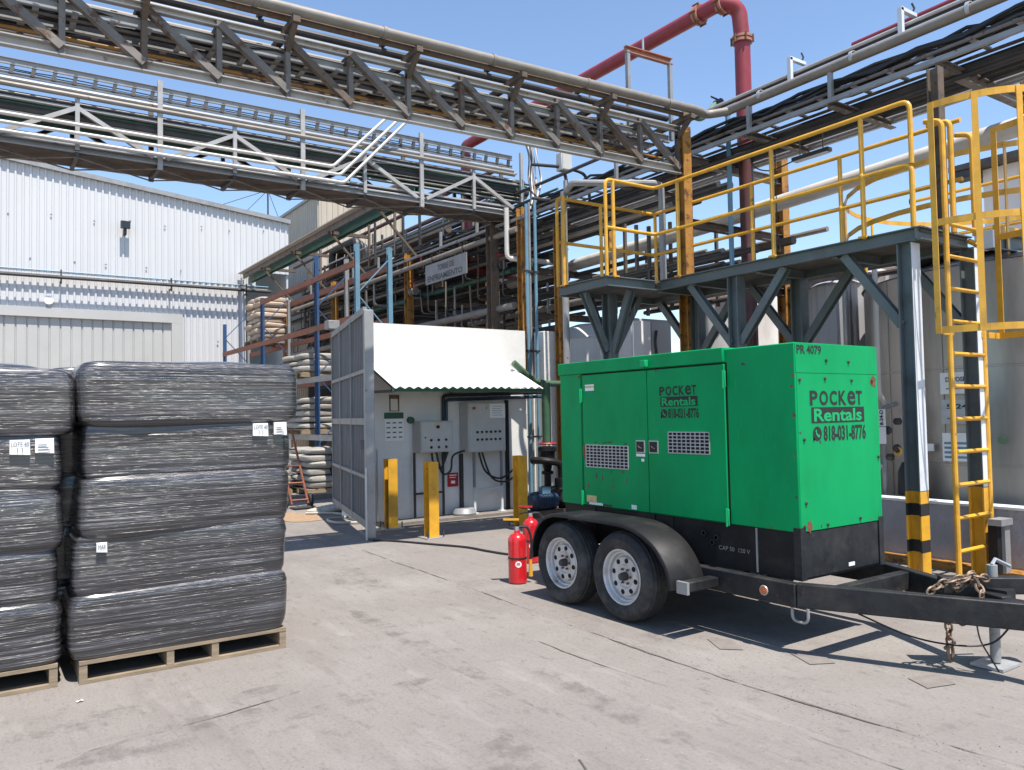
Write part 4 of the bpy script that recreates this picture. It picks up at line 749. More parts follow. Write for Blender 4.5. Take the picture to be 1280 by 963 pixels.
b = MB(); b.box(8.85,9.75,9.5,10.3,0,3.15); b.build('case','tank_grey',eq,bevel=.02); b = MB(); b.box(8.87,9.25,9.47,9.498,.3,3.1); b.build('panel','tank_white',eq); b = MB(); b.box(9.28,9.72,9.47,9.498,.3,3.1); b.build('panel','tank_grey',eq)
tag(MB().path(smooth([(9.35,9.44,2.95),(9.3,9.42,2.75),(9.33,9.42,2.5),(9.33,9.42,2.1)]),.025,8).build('black_hose','cable'),'black hose hanging in front of the pale cabinet','hose')
for i in range(5): pipe('grey vertical pipe between the ribbed tank and the stainless tank',[(9.5+.12*i,6.1+.06*i,.1),(9.5+.12*i,6.1+.06*i,3.3)],.035+.01*(i%2),('light_steel','tank_grey','pipe_dark')[i%3],'standing_pipe','standing pipes by the tank')
sc = thing('scaffold_tower','orange and steel lattice tower seen between tanks','scaffold',(11.2,6.1,0))
for dx in (0,.45):
    b = MB(); b.bar((11.0+dx,6.15,0),(11.0+dx,6.15,3.6),.05,.05,(0,1,0)); b.build('standard','ochre',sc)
for k in range(12): b = MB(); b.bar((11.0,6.15,.3+.28*k),(11.45,6.15,.3+.28*k),.03,.04); b.build('ledger','ochre',sc)
pipe('pale vertical drop pipe beside the generator front',[(8.62,5.15,3.2),(8.62,5.15,1.75),(8.75,5.15,1.65)],.03,'pipe_white','drop_pipe')
vl = thing('tank_valve_set','cluster of small dark valves on the tank outlet beside the generator','valve',(8.5,5.0,.64))
for k in range(6): b = MB(); b.lathe([(0,-.04),(.035,-.035),(.05,0),(.035,.035),(0,.04)],(8.52+.03*(k%2),5.10-.10*(k%3),.95+.10*k),'z' if k%2 else 'x',10); b.build('valve_body','dark_steel' if k%3 else 'galv',vl)
b = MB(); b.path(bend([(8.52,5.05,.64),(8.52,5.05,1.6),(8.8,5.05,1.65)],.06),.028,8); b.build('manifold','light_steel',vl); b = MB(); b.torus((8.5,4.88,1.12),(0,1,0),(0,0,1),.04,.04,.012,10,5); b.build('handwheel','yellow',vl)
b = MB(); b.path([(8.56,4.82,.64),(8.56,4.82,.9),(8.56,4.84,1.0)],[.10,.09,.03],12); b.build('drain_boot','cable',vl)
for k,(z,s) in enumerate(((1.40,'8-24-D'),(1.20,'5ECTOR'))):
    tg = thing('pipe_tag','small white vertical tag on the pipe beside the generator, '+('upper' if k==0 else 'lower')+' one','tag',(8.45,5.02,z))
    b = MB(); b.box(8.44,8.45,4.98,5.06,z,z+.19); b.build('plate','paper',tg); 
    if k == 0: text('8-24-D',(8.4395,5.0,z+.01),(0,0,1),(0,1,0),.17,.045,'ink',tg,bold=.03)
sgn = [('DEPOSITO',1.74,1.97,'uppermost white sign on the steel tank behind the ladder'),('5-24-I',1.42,1.68,'middle sign on the steel tank behind the ladder'),(None,1.02,1.32,'lowest blue striped sign on the steel tank behind the ladder')]
for s, z0, z1, lab in sgn:
    t = thing('tank_sign',lab,'sign',(8.70,4.2,z0)); b = MB(); b.box(8.68,8.70,4.05,4.48,z0,z1); b.build('plate','paper' if s!='5-24-I' else 'galv',t)
    if s: text(s,(8.679,4.42,z1-.10),(0,-1,0),(0,0,1),.28,.05,'ink',t,bold=.02); b = MB(); b.box(8.6785,8.6795,4.12,4.42,z0+.05,z0+.062); b.build('printed_line','ink_soft',t)
    else:
        for k in range(4): b = MB(); b.box(8.6785,8.6795,4.07,4.46,z0+.03+k*.05,z0+.055+k*.05); b.build('printed_line','blue_light',t)
tag(MB().box(8.72,8.74,4.60,4.68,1.12,1.2).build('switch_plate','paper'),'small blank white plate on the steel tank left of the signs','plate')
gp = thing('rail_guard_post','short black guard post with grey cap right of the ladder foot','post',(8.32,3.35,0))
b = MB(); b.box(7.78,7.86,3.55,3.63,.06,.50); b.build('post','black_paint',gp); b = MB(); b.box(7.76,7.98,3.50,3.62,.502,.56); b.box(7.862,7.96,3.52,3.60,.06,.50); b.build('cap','light_steel',gp)
# ================================================================== PALLET RACK with sacks
RK = thing('pallet_rack','blue and orange pallet racking loaded with sacks behind the gate','pallet rack',(6.55,19,0))
ys = (14.4,16.6,20.5,24.2)
for y in ys:
    for x in (6.2,6.9):
        m = 'blue_light' if y < 15 else 'blue_rack'; zt = {14.4:5.0,16.6:5.15,20.5:4.75,24.2:4.45}[y]
        b = MB(); b.chan((x,y,0),(x,y,zt),.09,.08,.012,(0,1,0)); b.build('upright',m if x<6.5 or y<15 else 'light_steel',RK)
    for k in range(6):
        z = .3+.75*k
        b = MB(); b.bar((6.2,y,z),(6.9,y,z+(.65 if k%2 else 0)) if k%2 else (6.2,y,z),.02,.02) if False else b.bar((6.22,y,z),(6.88,y,z+.7),.03,.02) if k%2 else b.bar((6.88,y,z),(6.22,y,z+.7),.03,.02); b.build('brace','blue_light' if y<15 else 'blue_rack',RK)
for y0,y1 in zip(ys[:-1],ys[1:]):
    for x in (6.16,6.94):
        for z in (1.19,2.45,3.55,4.62):
            if z > 4.5 and y0 > 20: continue
            b = MB(); b.chan((x,y0,z),(x,y1,z),.05,.12); b.build('beam','light_steel' if z<2.5 and x<6.5 and y0<20 else 'orange_rack',RK)
def sackstack(label, x0,x1,y0,y1,z0,layers,m='sack',h=.14,wood=True):
    if wood:
        p = thing('sack_pallet','wooden pallet under the '+label,'pallet',((x0+x1)/2,(y0+y1)/2,z0))
        for k in range(5): b = MB(); xx = x0+(x1-x0)*k/5; b.box(xx+.02,xx+(x1-x0)/5-.02,y0,y1,z0+.09,z0+.11); b.build('deck_board','wood',p)
        for k in range(3): b = MB(); yy = y0+(y1-y0-.08)*k/2; b.box(x0,x1,yy,yy+.08,z0,z0+.088); b.build('stringer','wood',p)
        z0 += .112
    t = thing('sack_stack',label,'sacks',((x0+x1)/2,(y0+y1)/2,z0))
    for l in range(layers):
        for k in range(2):
            b = MB(); w_ = (y1-y0)/2; pillow(b,((x0+x1)/2+random.uniform(-.03,.03),y0+w_*(k+.5),z0+h*(l+.5)),((x1-x0)*random.uniform(.86,1.05),w_*random.uniform(.9,1.06),h*random.uniform(1.0,1.3)),.5,24,10,.035,random.random()*50,5); b.build('sack',m,t)
sackstack('tall stack of pale brown sacks high on the racking', 6.15,7.0,20.75,22.0,3.62,8,'sack_brown')
sackstack('white sacks on the middle rack shelf behind the gate', 5.95,6.95,16.9,18.2,2.52,3)
sackstack('wrapped white sacks on the lower rack shelf behind the gate', 5.95,6.95,16.9,18.3,1.26,5)
sackstack('white plastic sacks on the floor below the racking', 5.75,6.75,16.0,17.3,.02,6)
sackstack('white sacks on the floor left of the hand truck', 4.9,5.6,16.5,17.7,.02,4)
tag(MB().box(3.0,7.2,15.2,15.5,0,.10).build('concrete_kerb','concrete'),'low concrete kerb across the floor in front of the racking','kerb')
tag(pillow(MB(),(6.45,16.15,.75),(.35,.5,.75),.4,16,10,.02,3,4).build('dark_bag','black_paint'),'dark plastic bag among the white floor sacks','bag')
ht = thing('hand_truck','rusty orange hand truck standing by the sacks','hand truck',(4.85,14.0,0))
for x in (4.72,5.02): b = MB(); b.tube((x,13.95,.08),(x-.18,14.3,1.42),.022,8); b.build('rail','orange_rack',ht)
for k in range(5): b = MB(); f = k/4; b.tube((4.72-.18*f,13.95+.35*f,.15+1.2*f),(5.02-.18*f,13.95+.35*f,.15+1.2*f),.016,6); b.build('cross_bar','orange_rack',ht)
for x in (4.62,5.08): b = MB(); b.lathe([(.03,-.03),(.11,-.035),(.125,-.02),(.125,.02),(.11,.035),(.03,.03)],(x,14.02,.125),'x',16); b.build('wheel','tyre',ht)
b = MB(); b.box(4.68,5.06,13.68,13.95,.02,.035); b.build('toe_plate','dark_steel',ht)
for k in range(5):
    b = MB(); x0 = 4.75+.06*k; b.path(smooth([(x0,13.2+.05*k,.03),(x0+.25,13.35,.03+.01*k),(x0+.45,13.15,.04),(x0+.2,12.95,.03),(x0-.05,13.1,.04+.012*k)]),.028,6); tag(b.build('hose_coil','hose'),'loop of pale hose heaped beside the gate','hose','hose heap by the gate')
tag(MB().path(smooth([(4.6,12.9,.03),(4.95,12.6,.03),(5.0,12.0,.03),(4.6,11.9,.03),(4.55,11.4,.03),(4.9,11.2,.03)]),.022,6).build('loose_hose','hose'),'loose pale hose curling on the ground by the gate foot','hose')
# ================================================================== GATE
GA, GB_ = Vector((4.32,9.68,0)), Vector((5.16,12.98,0)); gd = (GB_-GA).normalized(); gn = Vector((-gd.y,gd.x,0)); GL = (GB_-GA).length
GT = thing('steel_gate','tall grey sheet metal gate leaf standing open beside the shed','gate',tuple(GA))
def gp_(t,z,o=0): p = GA+gd*t+gn*o; return (p.x,p.y,z)
GZ = 3.08
b = MB(); b.bar(gp_(.0,.03),gp_(.0,3.02),.12,.12,(gd.x,gd.y,0)); b.build('post','light_steel',GT,bevel=.006)
for z,hh in ((.20,.10),(.82,.05),(1.55,.09),(2.22,.05),(3.03,.09)): b = MB(); b.bar(gp_(.07,z,.03),gp_(GL,z,.03),.05,hh); b.build('horizontal_bar','gate_frame',GT)
for t in (GL-.03,GL*.70,GL*.36): b = MB(); b.bar(gp_(t,.15,.035),gp_(t,3.07,.035),.045,.05,(gn.x,gn.y,0)); b.build('vertical_bar','gate_frame',GT)
k = 0.07
while k < GL-.05:
    l = min(.84,GL-.04-k); b = MB(); p = GA+gd*k; corr(b,p,gd,gn,l,.2,3.04,.14,.03); b.build('sheet','gate_grey',GT); k += .84
b = MB(); b.tube(gp_(-.07,0.01,.06),gp_(-.07,.95,.06),.016,8); b.build('drop_bolt','galv',GT); b = MB(); b.box(*(sorted((gp_(.1,0)[0],gp_(.1,0)[0]-.06))),*(sorted((gp_(.1,0)[1],gp_(.1,0)[1]+.12))),1.18,1.30); b.build('latch','dark_steel',GT)
tag(MB().box(4.99,5.19,12.80,13.0,3.12,3.27).build('gate_lamp','gate_frame',bevel=.01),'small grey box lamp on the far top corner of the gate','lamp')
# ================================================================== BOLLARDS
def bollard(x,y,h,label):
    t = thing('yellow_bollard',label,'bollard',(x,y,0),'yellow H-beam posts')
    b = MB(); b.ibeam((x,y,.02),(x,y,h),.145,.15,.014,(0,1,0)); b.build('beam','yellow',t)
    b = MB(); b.box(x-.14,x+.14,y-.14,y+.14,0,.018); b.build('base_plate','galv',t)
    for sx in (-1,1):
        for sy in (-1,1): b = MB(); b.tube((x+sx*.115,y+sy*.115,.018),(x+sx*.115,y+sy*.115,.10),.010,6); b.build('anchor_bolt','dark_steel',t)
bollard(5.02,9.30,1.0,'yellow steel H-beam post standing nearest, in front of the shed'); bollard(5.0,10.48,1.0,'yellow steel H-beam post nearest to the open gate'); bollard(6.45,9.30,1.02,'yellow H-beam post behind the fire extinguishers')
# ================================================================== FIRE EXTINGUISHERS
def extinguisher(x,y,label,rot,yl):
    t = thing('fire_extinguisher',label,'fire extinguisher',(x,y,0),'fire extinguishers'); r = .088
    b = MB(); b.lathe([(0,.004),(r-.008,.004),(r,.014),(r,.40),(r-.004,.425),(r-.02,.452),(r-.045,.468),(.03,.475),(.025,.50),(0,.50)],(x,y,0),'z',28); b.build('cylinder','red_ext',t)
    b = MB(); b.lathe([(r,.235),(r+.003,.235),(r+.003,.25),(r,.25)],(x,y,0),'z',28); b.build('strap','ink',t)
    b = MB(); b.lathe([(0,.50),(.022,.50),(.022,.53),(0,.53)],(x,y,0),'z',12); b.build('valve','galv',t)
    c,s = math.cos(rot),math.sin(rot)
    b = MB(); b.bar((x-c*.03,y-s*.03,.545),(x-c*.13,y-s*.13,.525),.025,.012); b.bar((x-c*.03,y-s*.03,.575),(x-c*.13,y-s*.13,.60),.025,.012); b.build('handle','ink',t)
    b = MB(); b.bar((x-c*.13,y-s*.13,.605),(x+c*.02,y+s*.02,.60),.03,.016); b.build('lever',yl,t)
    b = MB(); b.path(smooth([(x+c*.02,y+s*.02,.53),(x+c*.10,y+s*.10,.52),(x+c*.135,y+s*.135,.40),(x+c*.125,y+s*.125,.22)]),.012,8); b.build('hose','cable',t)
    b = MB(); b.path([(x+c*.125,y+s*.125,.22),(x+c*.125,y+s*.125,.06)],[.014,.022],8); b.build('nozzle','yellow',t)
    a = math.atan2(-y,-x)+.1; n_ = Vector((math.cos(a),math.sin(a),0)); ux = Vector((-n_.y,n_.x,0)); ce = Vector((x,y,.19))+n_*(r+.002)
    b = MB(); vs = [ce]+[ce+ux*.03*math.cos(k*math.pi/8)-n_*(.03*math.cos(k*math.pi/8))**2/(2*r)+Vector((0,0,.03*math.sin(k*math.pi/8))) for k in range(16)]; b.add(vs,[(0,k+1,(k+1)%16+1) for k in range(16)]); lb_ = b.build('round_label','paper',t)
    text('m',ce-ux*.016+Vector((0,0,-.012)),ux,(0,0,1),.032,.026,'red_ext',t,'label_mark',.03,.0015)
extinguisher(4.31,6.28,'red fire extinguisher nearest, on the ground beside the trailer wheel',-.5,'yellow'); extinguisher(5.02,7.05,'red fire extinguisher standing behind the nearer one',-.4,'red_flat')
tag(MB().path(smooth([(4.30,9.55,.015),(4.5,9.3,.014),(4.75,8.75,.014),(4.95,8.3,.014),(5.0,7.9,.014),(5.1,7.5,.014),(5.4,7.3,.014)],10),.013,6).build('ground_cable','cable'),'black cable snaking on the concrete from the gate to the extinguishers','cable')
# ================================================================== PALLETS WITH WRAPPED BALES
def load(x0,x1,yf,depth,zs,lab,seed,stick):
    p = thing('wooden_pallet','wooden pallet under the '+lab,'pallet',((x0+x1)/2,yf+depth/2,0))
    for k in range(7): b = MB(); yy = yf+(depth-.10)*k/6; b.box(x0,x1,yy,yy+.10,.118,.140); b.build('deck_board','wood',p)
    for k in range(3): b = MB(); yy = yf+(depth-.10)*k/2; b.box(x0,x1,yy,yy+.10,0.001,.022); b.build('bottom_board','wood',p)
    for xx in (x0,x0+.50,x0+.78,x1-.045): b = MB(); b.box(xx,xx+.045,yf+.004,yf+depth-.004,.0225,.1175); b.build('stringer','wood',p)
    t = thing('wrapped_bale_stack',lab,'bale stack',((x0+x1)/2,yf+depth/2,.14))
    for i,(za,zb,xa,xb,dy) in enumerate(zs):
        for k in range(2):
            b = MB(); d2 = depth/2; ex = 0 if k==0 else .16; pillow(b,((xa+xb)/2-ex/2+(.0 if k==0 else random.uniform(-.02,.02)),yf+d2*(k+.5)+(dy if k==0 else 0),(za+zb)/2),(xb-xa+ex+.02,d2*1.05,(zb-za)*1.12),.235,80,48,.013,seed+i*3+k,45,.135); o = b.build('bale','film',t,sharp=60)
    b = MB(); pillow(b,((x0+x1)/2+.1,yf+depth*.6,zs[-1][1]+.0),((x1-x0)*.8,depth*.8,.14),.6,48,16,.02,seed,8); b.build('top_bale','film',t,sharp=60)
    for k,(xa,z,wd,ht,s) in enumerate(stick):
        b = MB(); yy = yf-.030; b.add([(xa,yy,z),(xa+wd,yy-.002,z-.006),(xa+wd-.004,yy-.006,z+ht-.004),(xa,yy-.004,z+ht),(xa,yy+.02,z),(xa+wd,yy+.02,z),(xa+wd,yy+.02,z+ht),(xa,yy+.02,z+ht)],[(0,1,2,3),(0,4,5,1),(1,5,6,2),(2,6,7,3),(3,7,4,0),(4,7,6,5)]); lo = b.build('sticker','paper',t)
        if s:
            for q,(tx,fz,hz,wz) in enumerate(s): text(tx,(xa+wd*(1-wz)/2,yy-.006,z+ht*fz),(1,0,0),(0,0,1),wd*wz,ht*hz,'ink_soft',lo,'lettering',.0,.002)
        else:
            for q in range(3): b = MB(); b.box(xa+.015,xa+wd-.02-.01*q,yy-.0075,yy-.0065,z+.012+.016*q,z+.017+.016*q); b.build('printed_line','ink_soft',lo)
LT = [('LOTE 40',.52,.32,.86),('1.1',.12,.3,.28)]
load(.55,1.83,5.55,1.15,[(.14,.53,.50,1.83,0),(.52,.90,.52,1.83,.01),(.885,1.25,.55,1.86,0),(1.24,1.60,.575,1.875,.015),(1.59,1.965,.555,1.93,-.01)],'black film wrapped bale stack on the right, nearest the gate',3,[(1.60,1.49,.105,.085,LT),(1.745,1.495,.09,.085,None),(.64,.80,.06,.055,[('MAR',.3,.5,.7)])])
load(-.86,.44,5.60,1.15,[(.14,.50,-.86,.47,0),(.49,.84,-.85,.44,.01),(.83,1.21,-.85,.46,0),(1.20,1.55,-.86,.45,.01),(1.54,1.92,-.86,.53,-.01)],'black film wrapped bale stack at the left edge of the yard',41,[(.185,1.42,.105,.085,LT),(.315,1.425,.10,.085,None)])
# ================================================================== GENERATOR TRAILER
GN = thing('generator_trailer','green rental diesel generator on a black twin axle trailer','generator trailer',(5.0,4.5,0))
gx0, gx1, gy0, gy1, gz0, gz1 = 4.50, 5.46, 3.27, 5.79, .79, 2.05
b = MB(); b.box(gx0,gx1,gy0,gy1,gz0,gz1); HS = b.build('housing','gen_green',GN,bevel=.008)
F = gx0
b = MB(); b.box(F-.022,gx1+.022,3.862,gy1+.02,1.955,2.062); RF = b.build('roof_cap','gen_green',GN,bevel=.006)
b = MB(); b.box(F-.0015,F,3.84,5.49,.795,1.953); b.build('door_recess','void',HS)
for y0,y1 in ((4.656,5.468),(3.856,4.648)): b = MB(); b.box(F-.016,F-.002,y0,y1,.80,1.940); b.build('door','gen_green',GN,bevel=.004)
b = MB(); b.box(F-.008,F,5.50,5.79,.795,1.953); b.build('corner_panel','gen_green',GN)
FD = F-.016
for y,z in ((5.478,1.76),(5.478,.86),(3.852,1.83),(3.852,.84)):
    b = MB(); b.box(FD-.014,FD-.001,y-.014,y+.014,z-.06,z+.06); h_ = b.build('hinge','gen_bright',GN,bevel=.003); b = MB(); b.tube((FD-.018,y,z-.065),(FD-.018,y,z+.065),.007,8); b.build('hinge_pin','gen_bright',h_)
b = MB(); b.box(F-.06,F-.0225,4.62,4.68,1.965,2.02); b.build('lifting_lug','gen_bright',GN,bevel=.004)
for y in (4.735,4.585):
    b = MB(); b.box(FD-.008,FD-.001,y-.05,y+.05,1.275,1.375); h_ = b.build('door_handle','galv',GN); b = MB(); b.box(FD-.011,FD-.008,y-.042,y+.042,1.283,1.367); b.build('recess','ink',h_)
    b = MB(); b.path([(FD-.012,y-.02,1.31),(FD-.02,y,1.32),(FD-.012,y+.02,1.33)],.006,6); b.build('pull','dark_steel',h_)
for y0,y1,z0,z1,c,r in ((4.883,5.444-.02,1.135,1.325,11,7),(4.005,4.42,1.285,1.445,9,6)):
    b = MB(); b.box(FD-.002,FD-.0005,y0,y1,z0,z1); gr = b.build('vent_grille','void',GN); b = MB()
    for i in range(c+1): y = y0+(y1-y0)*i/c; b.bar((FD-.006,y,z0),(FD-.006,y,z1),.0075,.006,(0,1,0))
    for i in range(r+1): z = z0+(z1-z0)*i/r; b.bar((FD-.006,y0,z),(FD-.006,y1,z),.006,.0075)
    b.build('mesh_bars','galv',gr)
def blob(name,m,c,ux,uz,r,sx,sz,seed,par):
    b = MB(); c,ux,uz = Vector(c),Vector(ux),Vector(uz); n = 26; vs = [c]
    for k in range(n): a = 2*math.pi*k/n; q = r*(1+.55*noise.noise(Vector((math.cos(a)*1.6+seed,math.sin(a)*1.6,seed)))); vs.append(c+ux*q*sx*math.cos(a)+uz*q*sz*math.sin(a))
    b.add(vs,[(0,k+1,(k+1)%n+1) for k in range(n)]); return b.build(name,m,par)
SX, SZ = (0,-1,0),(0,0,1)
blob('rust_patch','rust',(FD-.001,5.475-.02,1.27),SX,SZ,.045,.5,1.5,2,GN)
for k in range(10): blob('paint_chip','rust' if k%3 else 'dark_steel',(FD-.001,random.uniform(4.9,5.42),1.11-random.random()**2*.14),SX,SZ,random.uniform(.006,.014),.8,1.8,k*1.7,GN)
for k in range(6): blob('paint_chip','dark_steel',(FD-.001,random.uniform(4.9,5.4),1.335+random.random()*.02),SX,SZ,.008,2.2,.8,k*2.9,GN)
for k in range(8): blob('paint_scratch','gen_bright',(FD-.001,random.uniform(4.66,4.85) if k%2 else random.uniform(4.45,4.6),1.45+random.random()*.12),SX,SZ,.004,.6,random.uniform(8,16),k*1.1,GN)
for k in range(5): blob('paint_chip','dark_steel',(FD-.001,5.4-.07*k,.815),SX,SZ,.012,3,.8,k*.9+7,GN)
for (y,z,wd,ht,m) in ((5.425,1.80,.12,.055,'paper'),(5.425,1.825,.12,.018,'sticker_y'),(5.43,.825,.13,.06,'sticker_y'),(5.40,.807,.18,.02,'paper'),(4.86,.81,.06,.035,'paper'),(4.79,1.245,.10,.022,'paper'),(4.73,1.205,.03,.022,'paper')):
    b = MB(); b.box(FD-.0022-(.001 if m=='sticker_y' else 0),FD-.0005,y-wd,y,z,z+ht); b.build('sticker',m,GN)
for k in range(14):
    q = random.random(); y = random.uniform(3.3,5.75)
    z = random.choice((gz0+.012,gz0+.02,1.93)) if q<.6 else random.uniform(.85,1.9); y = y if q<.6 else random.choice((3.288,3.30,5.76))
    blob('paint_chip',random.choice(('rust','dark_steel','rust')),(F-.0095 if (y>5.5) else (F-.0012 if y<3.86 else FD-.001),y,z),SX,SZ,random.uniform(.004,.010),random.uniform(.7,2.4),random.uniform(.7,1.6),k*3.1,GN)
for k in range(9): blob('paint_chip',random.choice(('rust','dark_steel')),(random.choice((4.52,4.53,5.44,random.uniform(4.55,5.4))),gy0-.0035,random.choice((.806,.815,random.uniform(.85,1.95)))),(1,0,0),SZ,random.uniform(.003,.008),1.3,1.3,k*2.3,GN)
for k in range(12): blob('paint_scratch','gen_bright',(F-.0012,random.uniform(3.35,3.8),random.uniform(.9,1.8)),SX,SZ,.003,.8,random.uniform(5,18),k*1.3,GN)
# lettering on the side and the front
def logo(org,ux,W,H,lift):
    o = Vector(org); ux = Vector(ux); uz = Vector((0,0,1)); nn = ux.cross(uz)
    for tx,u0,u1 in (('P',0,.135),('O',.165,.315),('C',.345,.475),('K',.505,.645),('e',.665,.815),('T',.825,.94)): text(tx,o+ux*W*u0+uz*H*.70,ux,uz,W*(u1-u0),H*.28,'ink',GN,bold=.03 if tx!='e' else .02,lift=lift)
    a = [o+ux*W*u+uz*H*v+nn*lift for u,v in ((.02,.37),(.97,.37),(.97,.665),(.02,.665))]; b = MB(); b.add(a,[(0,1,2,3)]); bl = b.build('name_block','ink',GN,recalc=False)
    text('Rentals',o+ux*W*.06+uz*H*.395,ux,uz,W*.86,H*.245,'gen_bright',bl,bold=.025,lift=lift+.0012)
    text('818-031-8776',o+ux*W*.22+uz*H*.02,ux,uz,W*.77,H*.30,'ink',GN,bold=.03,lift=lift)
    c = o+ux*W*.11+uz*H*.17+nn*lift; r = H*.135; b = MB(); b.add([c]+[c+ux*r*math.cos(k*math.pi/10)+uz*r*math.sin(k*math.pi/10) for k in range(20)]+[c-ux*r*.95-uz*r*1.15],[(0,k+1,(k+1)%20+1) for k in range(20)]+[(12,14,21)]); ic = b.build('phone_icon','ink',GN,recalc=False)
    b = MB(); pp = [c+nn*.0012+ux*r*u+uz*r*v for u,v in ((-.45,.5),(-.15,.55),(-.18,.2),(.2,-.2),(.5,-.12),(.5,-.45),(.2,-.55),(-.3,-.1))]; b.add(pp,[(0,1,2,3,4,5,6,7)]); b.build('receiver','gen_bright',ic,recalc=False)
logo((FD,4.51,1.545),(0,-1,0),.41,.262,.0015)
logo((4.645,gy0,1.375),(1,0,0),.645,.36,.004)
b = MB(); b.box(gx0+.012,gx1-.004,gy0-.0022,gy0-.0002,.795,1.842); b.build('front_panel','gen_green',GN)
b = MB(); b.box(gx0+.004,gx1-.004,gy0-.0022,gy0-.0002,1.848,2.046); b.build('front_upper_panel','gen_green',GN)
text('PR 4079',(4.518,gy0-.0022,1.972),(1,0,0),(0,0,1),.27,.062,'ink',GN,bold=.028,lift=.0015)
for x,z in ((4.54,1.80),(4.82,1.81),(5.13,1.80),(5.38,1.80),(4.84,1.935),(5.10,1.93),(4.57,1.40),(4.57,.98),(5.43,1.25),(5.18,.83),(4.80,.82),(4.545,.83)): b = MB(); b.lathe([(0,-.012),(.010,-.010),(.012,0)],(x,gy0-.0022,z),'y',8); b.build('bolt','dark_steel',GN)
blob('rust_patch','rust',(5.40,gy0-.004,1.795),(1,0,0),SZ,.03,1.2,1.2,6,GN); blob('rust_patch','rust',(4.60,gy0-.004,.82),(1,0,0),SZ,.028,.9,1.4,8,GN)
# black base
b = MB(); b.box(gx0+.012,gx1-.012,gy0+.012,gy1-.012,.472,.788); BS = b.build('base_tank','black_paint',GN)
for x in (gx0-.002,gx1-.055): b = MB(); b.box(x,x+.057,gy0-.006,gy0+.05,.475,.82); b.build('corner_post','black_scuff',GN)
b = MB(); b.box(gx0+.06,gx1-.06,gy0+.002,gy0+.011,.49,.787); b.build('front_skirt','black_scuff',GN); b = MB(); b.box(5.03,5.10,gy0-.001,gy0+.0015,.51,.535); b.build('sticker','paper',GN)
for y in (3.62,4.42,4.62,5.35): b = MB(); b.box(gx0+.002,gx0+.011,y,y+.012,.48,.785); b.build('skirt_seam','light_steel' if y<4 else 'black_scuff',GN)
for y,z in ((4.1,.70),(3.98,.68),(4.02,.64)): b = MB(); b.lathe([(.012,-.02),(.024,-.02),(.024,0),(0,0)],(gx0+.012,y,z),'x',12); b.build('drain_plug','black_scuff',GN)
text('CAP 50  120 V',(gx0+.0115,3.97,.595),(0,-1,0),SZ,.28,.03,'light_steel',GN,bold=0,lift=.002)
# chassis
for x in (4.46,5.54): b = MB(); b.bar((x,6.0,.39),(x,3.27,.39),.075,.155); b.build('frame_rail','black_scuff',GN,bevel=.008)
b = MB(); b.bar((4.465,3.28,.392),(4.99,2.14,.395),.075,.155); b.build('tongue_beam','black_scuff',GN,bevel=.008); b = MB(); b.bar((5.535,3.28,.392),(5.07,2.27,.395),.075,.155); b.build('tongue_beam','black_scuff',GN,bevel=.008)
b = MB(); b.box(4.985,5.075,1.72,2.27,.33,.47); b.build('coupler','black_scuff',GN,bevel=.01); b = MB(); b.lathe([(0,-.04),(.05,-.04),(.06,.03),(0,.06)],(5.03,1.68,.40),'z',14); b.build('coupler_socket','dark_steel',GN)
for y,m in ((3.08,'black_scuff'),(4.2,'black_paint'),(5.0,'black_paint'),(5.95,'black_paint')): b = MB(); b.bar((4.50 if y>3.2 else 4.60,y,.40),(5.50 if y>3.2 else 5.40,y,.40),.075,.12); b.build('cross_member',m,GN,bevel=.006)
b = MB(); b.lathe([(0,-.012),(.026,-.010),(.026,0)],(4.422,3.51,.388),'x',16); lm = b.build('marker_lamp','amber',GN); b = MB(); b.torus((4.418,3.51,.388),(0,1,0),(0,0,1),.030,.030,.005,16,6); b.build('bezel','galv',lm)
b = MB(); b.path(bend([(4.46,3.32,.315),(4.46,3.32,.22),(4.46,3.20,.22),(4.46,3.20,.315)],.05),.010,8); b.build('tie_down_ring','light_steel',GN)
b = MB(); b.box(5.13,5.24,2.30,2.42,.34,.49); b.build('jack_mount','black_scuff',GN); b = MB(); b.tube((5.22,2.42,.03),(5.22,2.42,.62),.030,12); b.build('jack_tube','light_steel',GN)
b = MB(); b.box(5.11,5.34,2.33,2.52,.004,.020); b.build('jack_foot','galv',GN); b = MB(); b.path([(5.22,2.42,.62),(5.26,2.42,.65),(5.36,2.38,.60)],.012,6); b.build('jack_crank','galv',GN)
def chain(pts,name='safety_chain'):
    P_ = smooth(pts,10); L_ = [0]
    for i in range(1,len(P_)): L_.append(L_[-1]+(P_[i]-P_[i-1]).length)
    b = MB(); s = 0; k = 0
    while s < L_[-1]:
        i = next(j for j in range(len(L_)) if L_[j] >= s); i = max(1,i); d = (P_[i]-P_[i-1]).normalized(); c = P_[i-1]+d*(s-L_[i-1])
        a = Vector((0,0,1)) if abs(d.z)<.8 else Vector((1,0,0)); sd = d.cross(a).normalized(); u = sd if k%2 else sd.cross(d)
        b.torus(c,d,u,.034,.021,.0075,10,5); s += .047; k += 1
    return b.build(name,'chain',GN)
chain([(4.86,2.42,.335),(4.93,2.38,.40),(4.95,2.36,.49),(5.0,2.42,.55),(5.06,2.48,.52),(5.0,2.52,.49),(4.94,2.50,.52),(5.02,2.44,.57),(5.12,2.40,.55)])
chain([(4.80,2.58,.49),(4.88,2.55,.53),(4.96,2.48,.56),(5.05,2.45,.58)]); chain([(4.93,2.55,.31),(4.93,2.55,.22),(4.94,2.55,.16)])
b = MB(); b.torus((4.94,2.55,.10),(1,0,0),(0,0,1),.03,.05,.010,14,6); b.path([(4.88,2.55,.14),(4.99,2.55,.155)],.012,6); b.build('chain_hook','chain',GN)
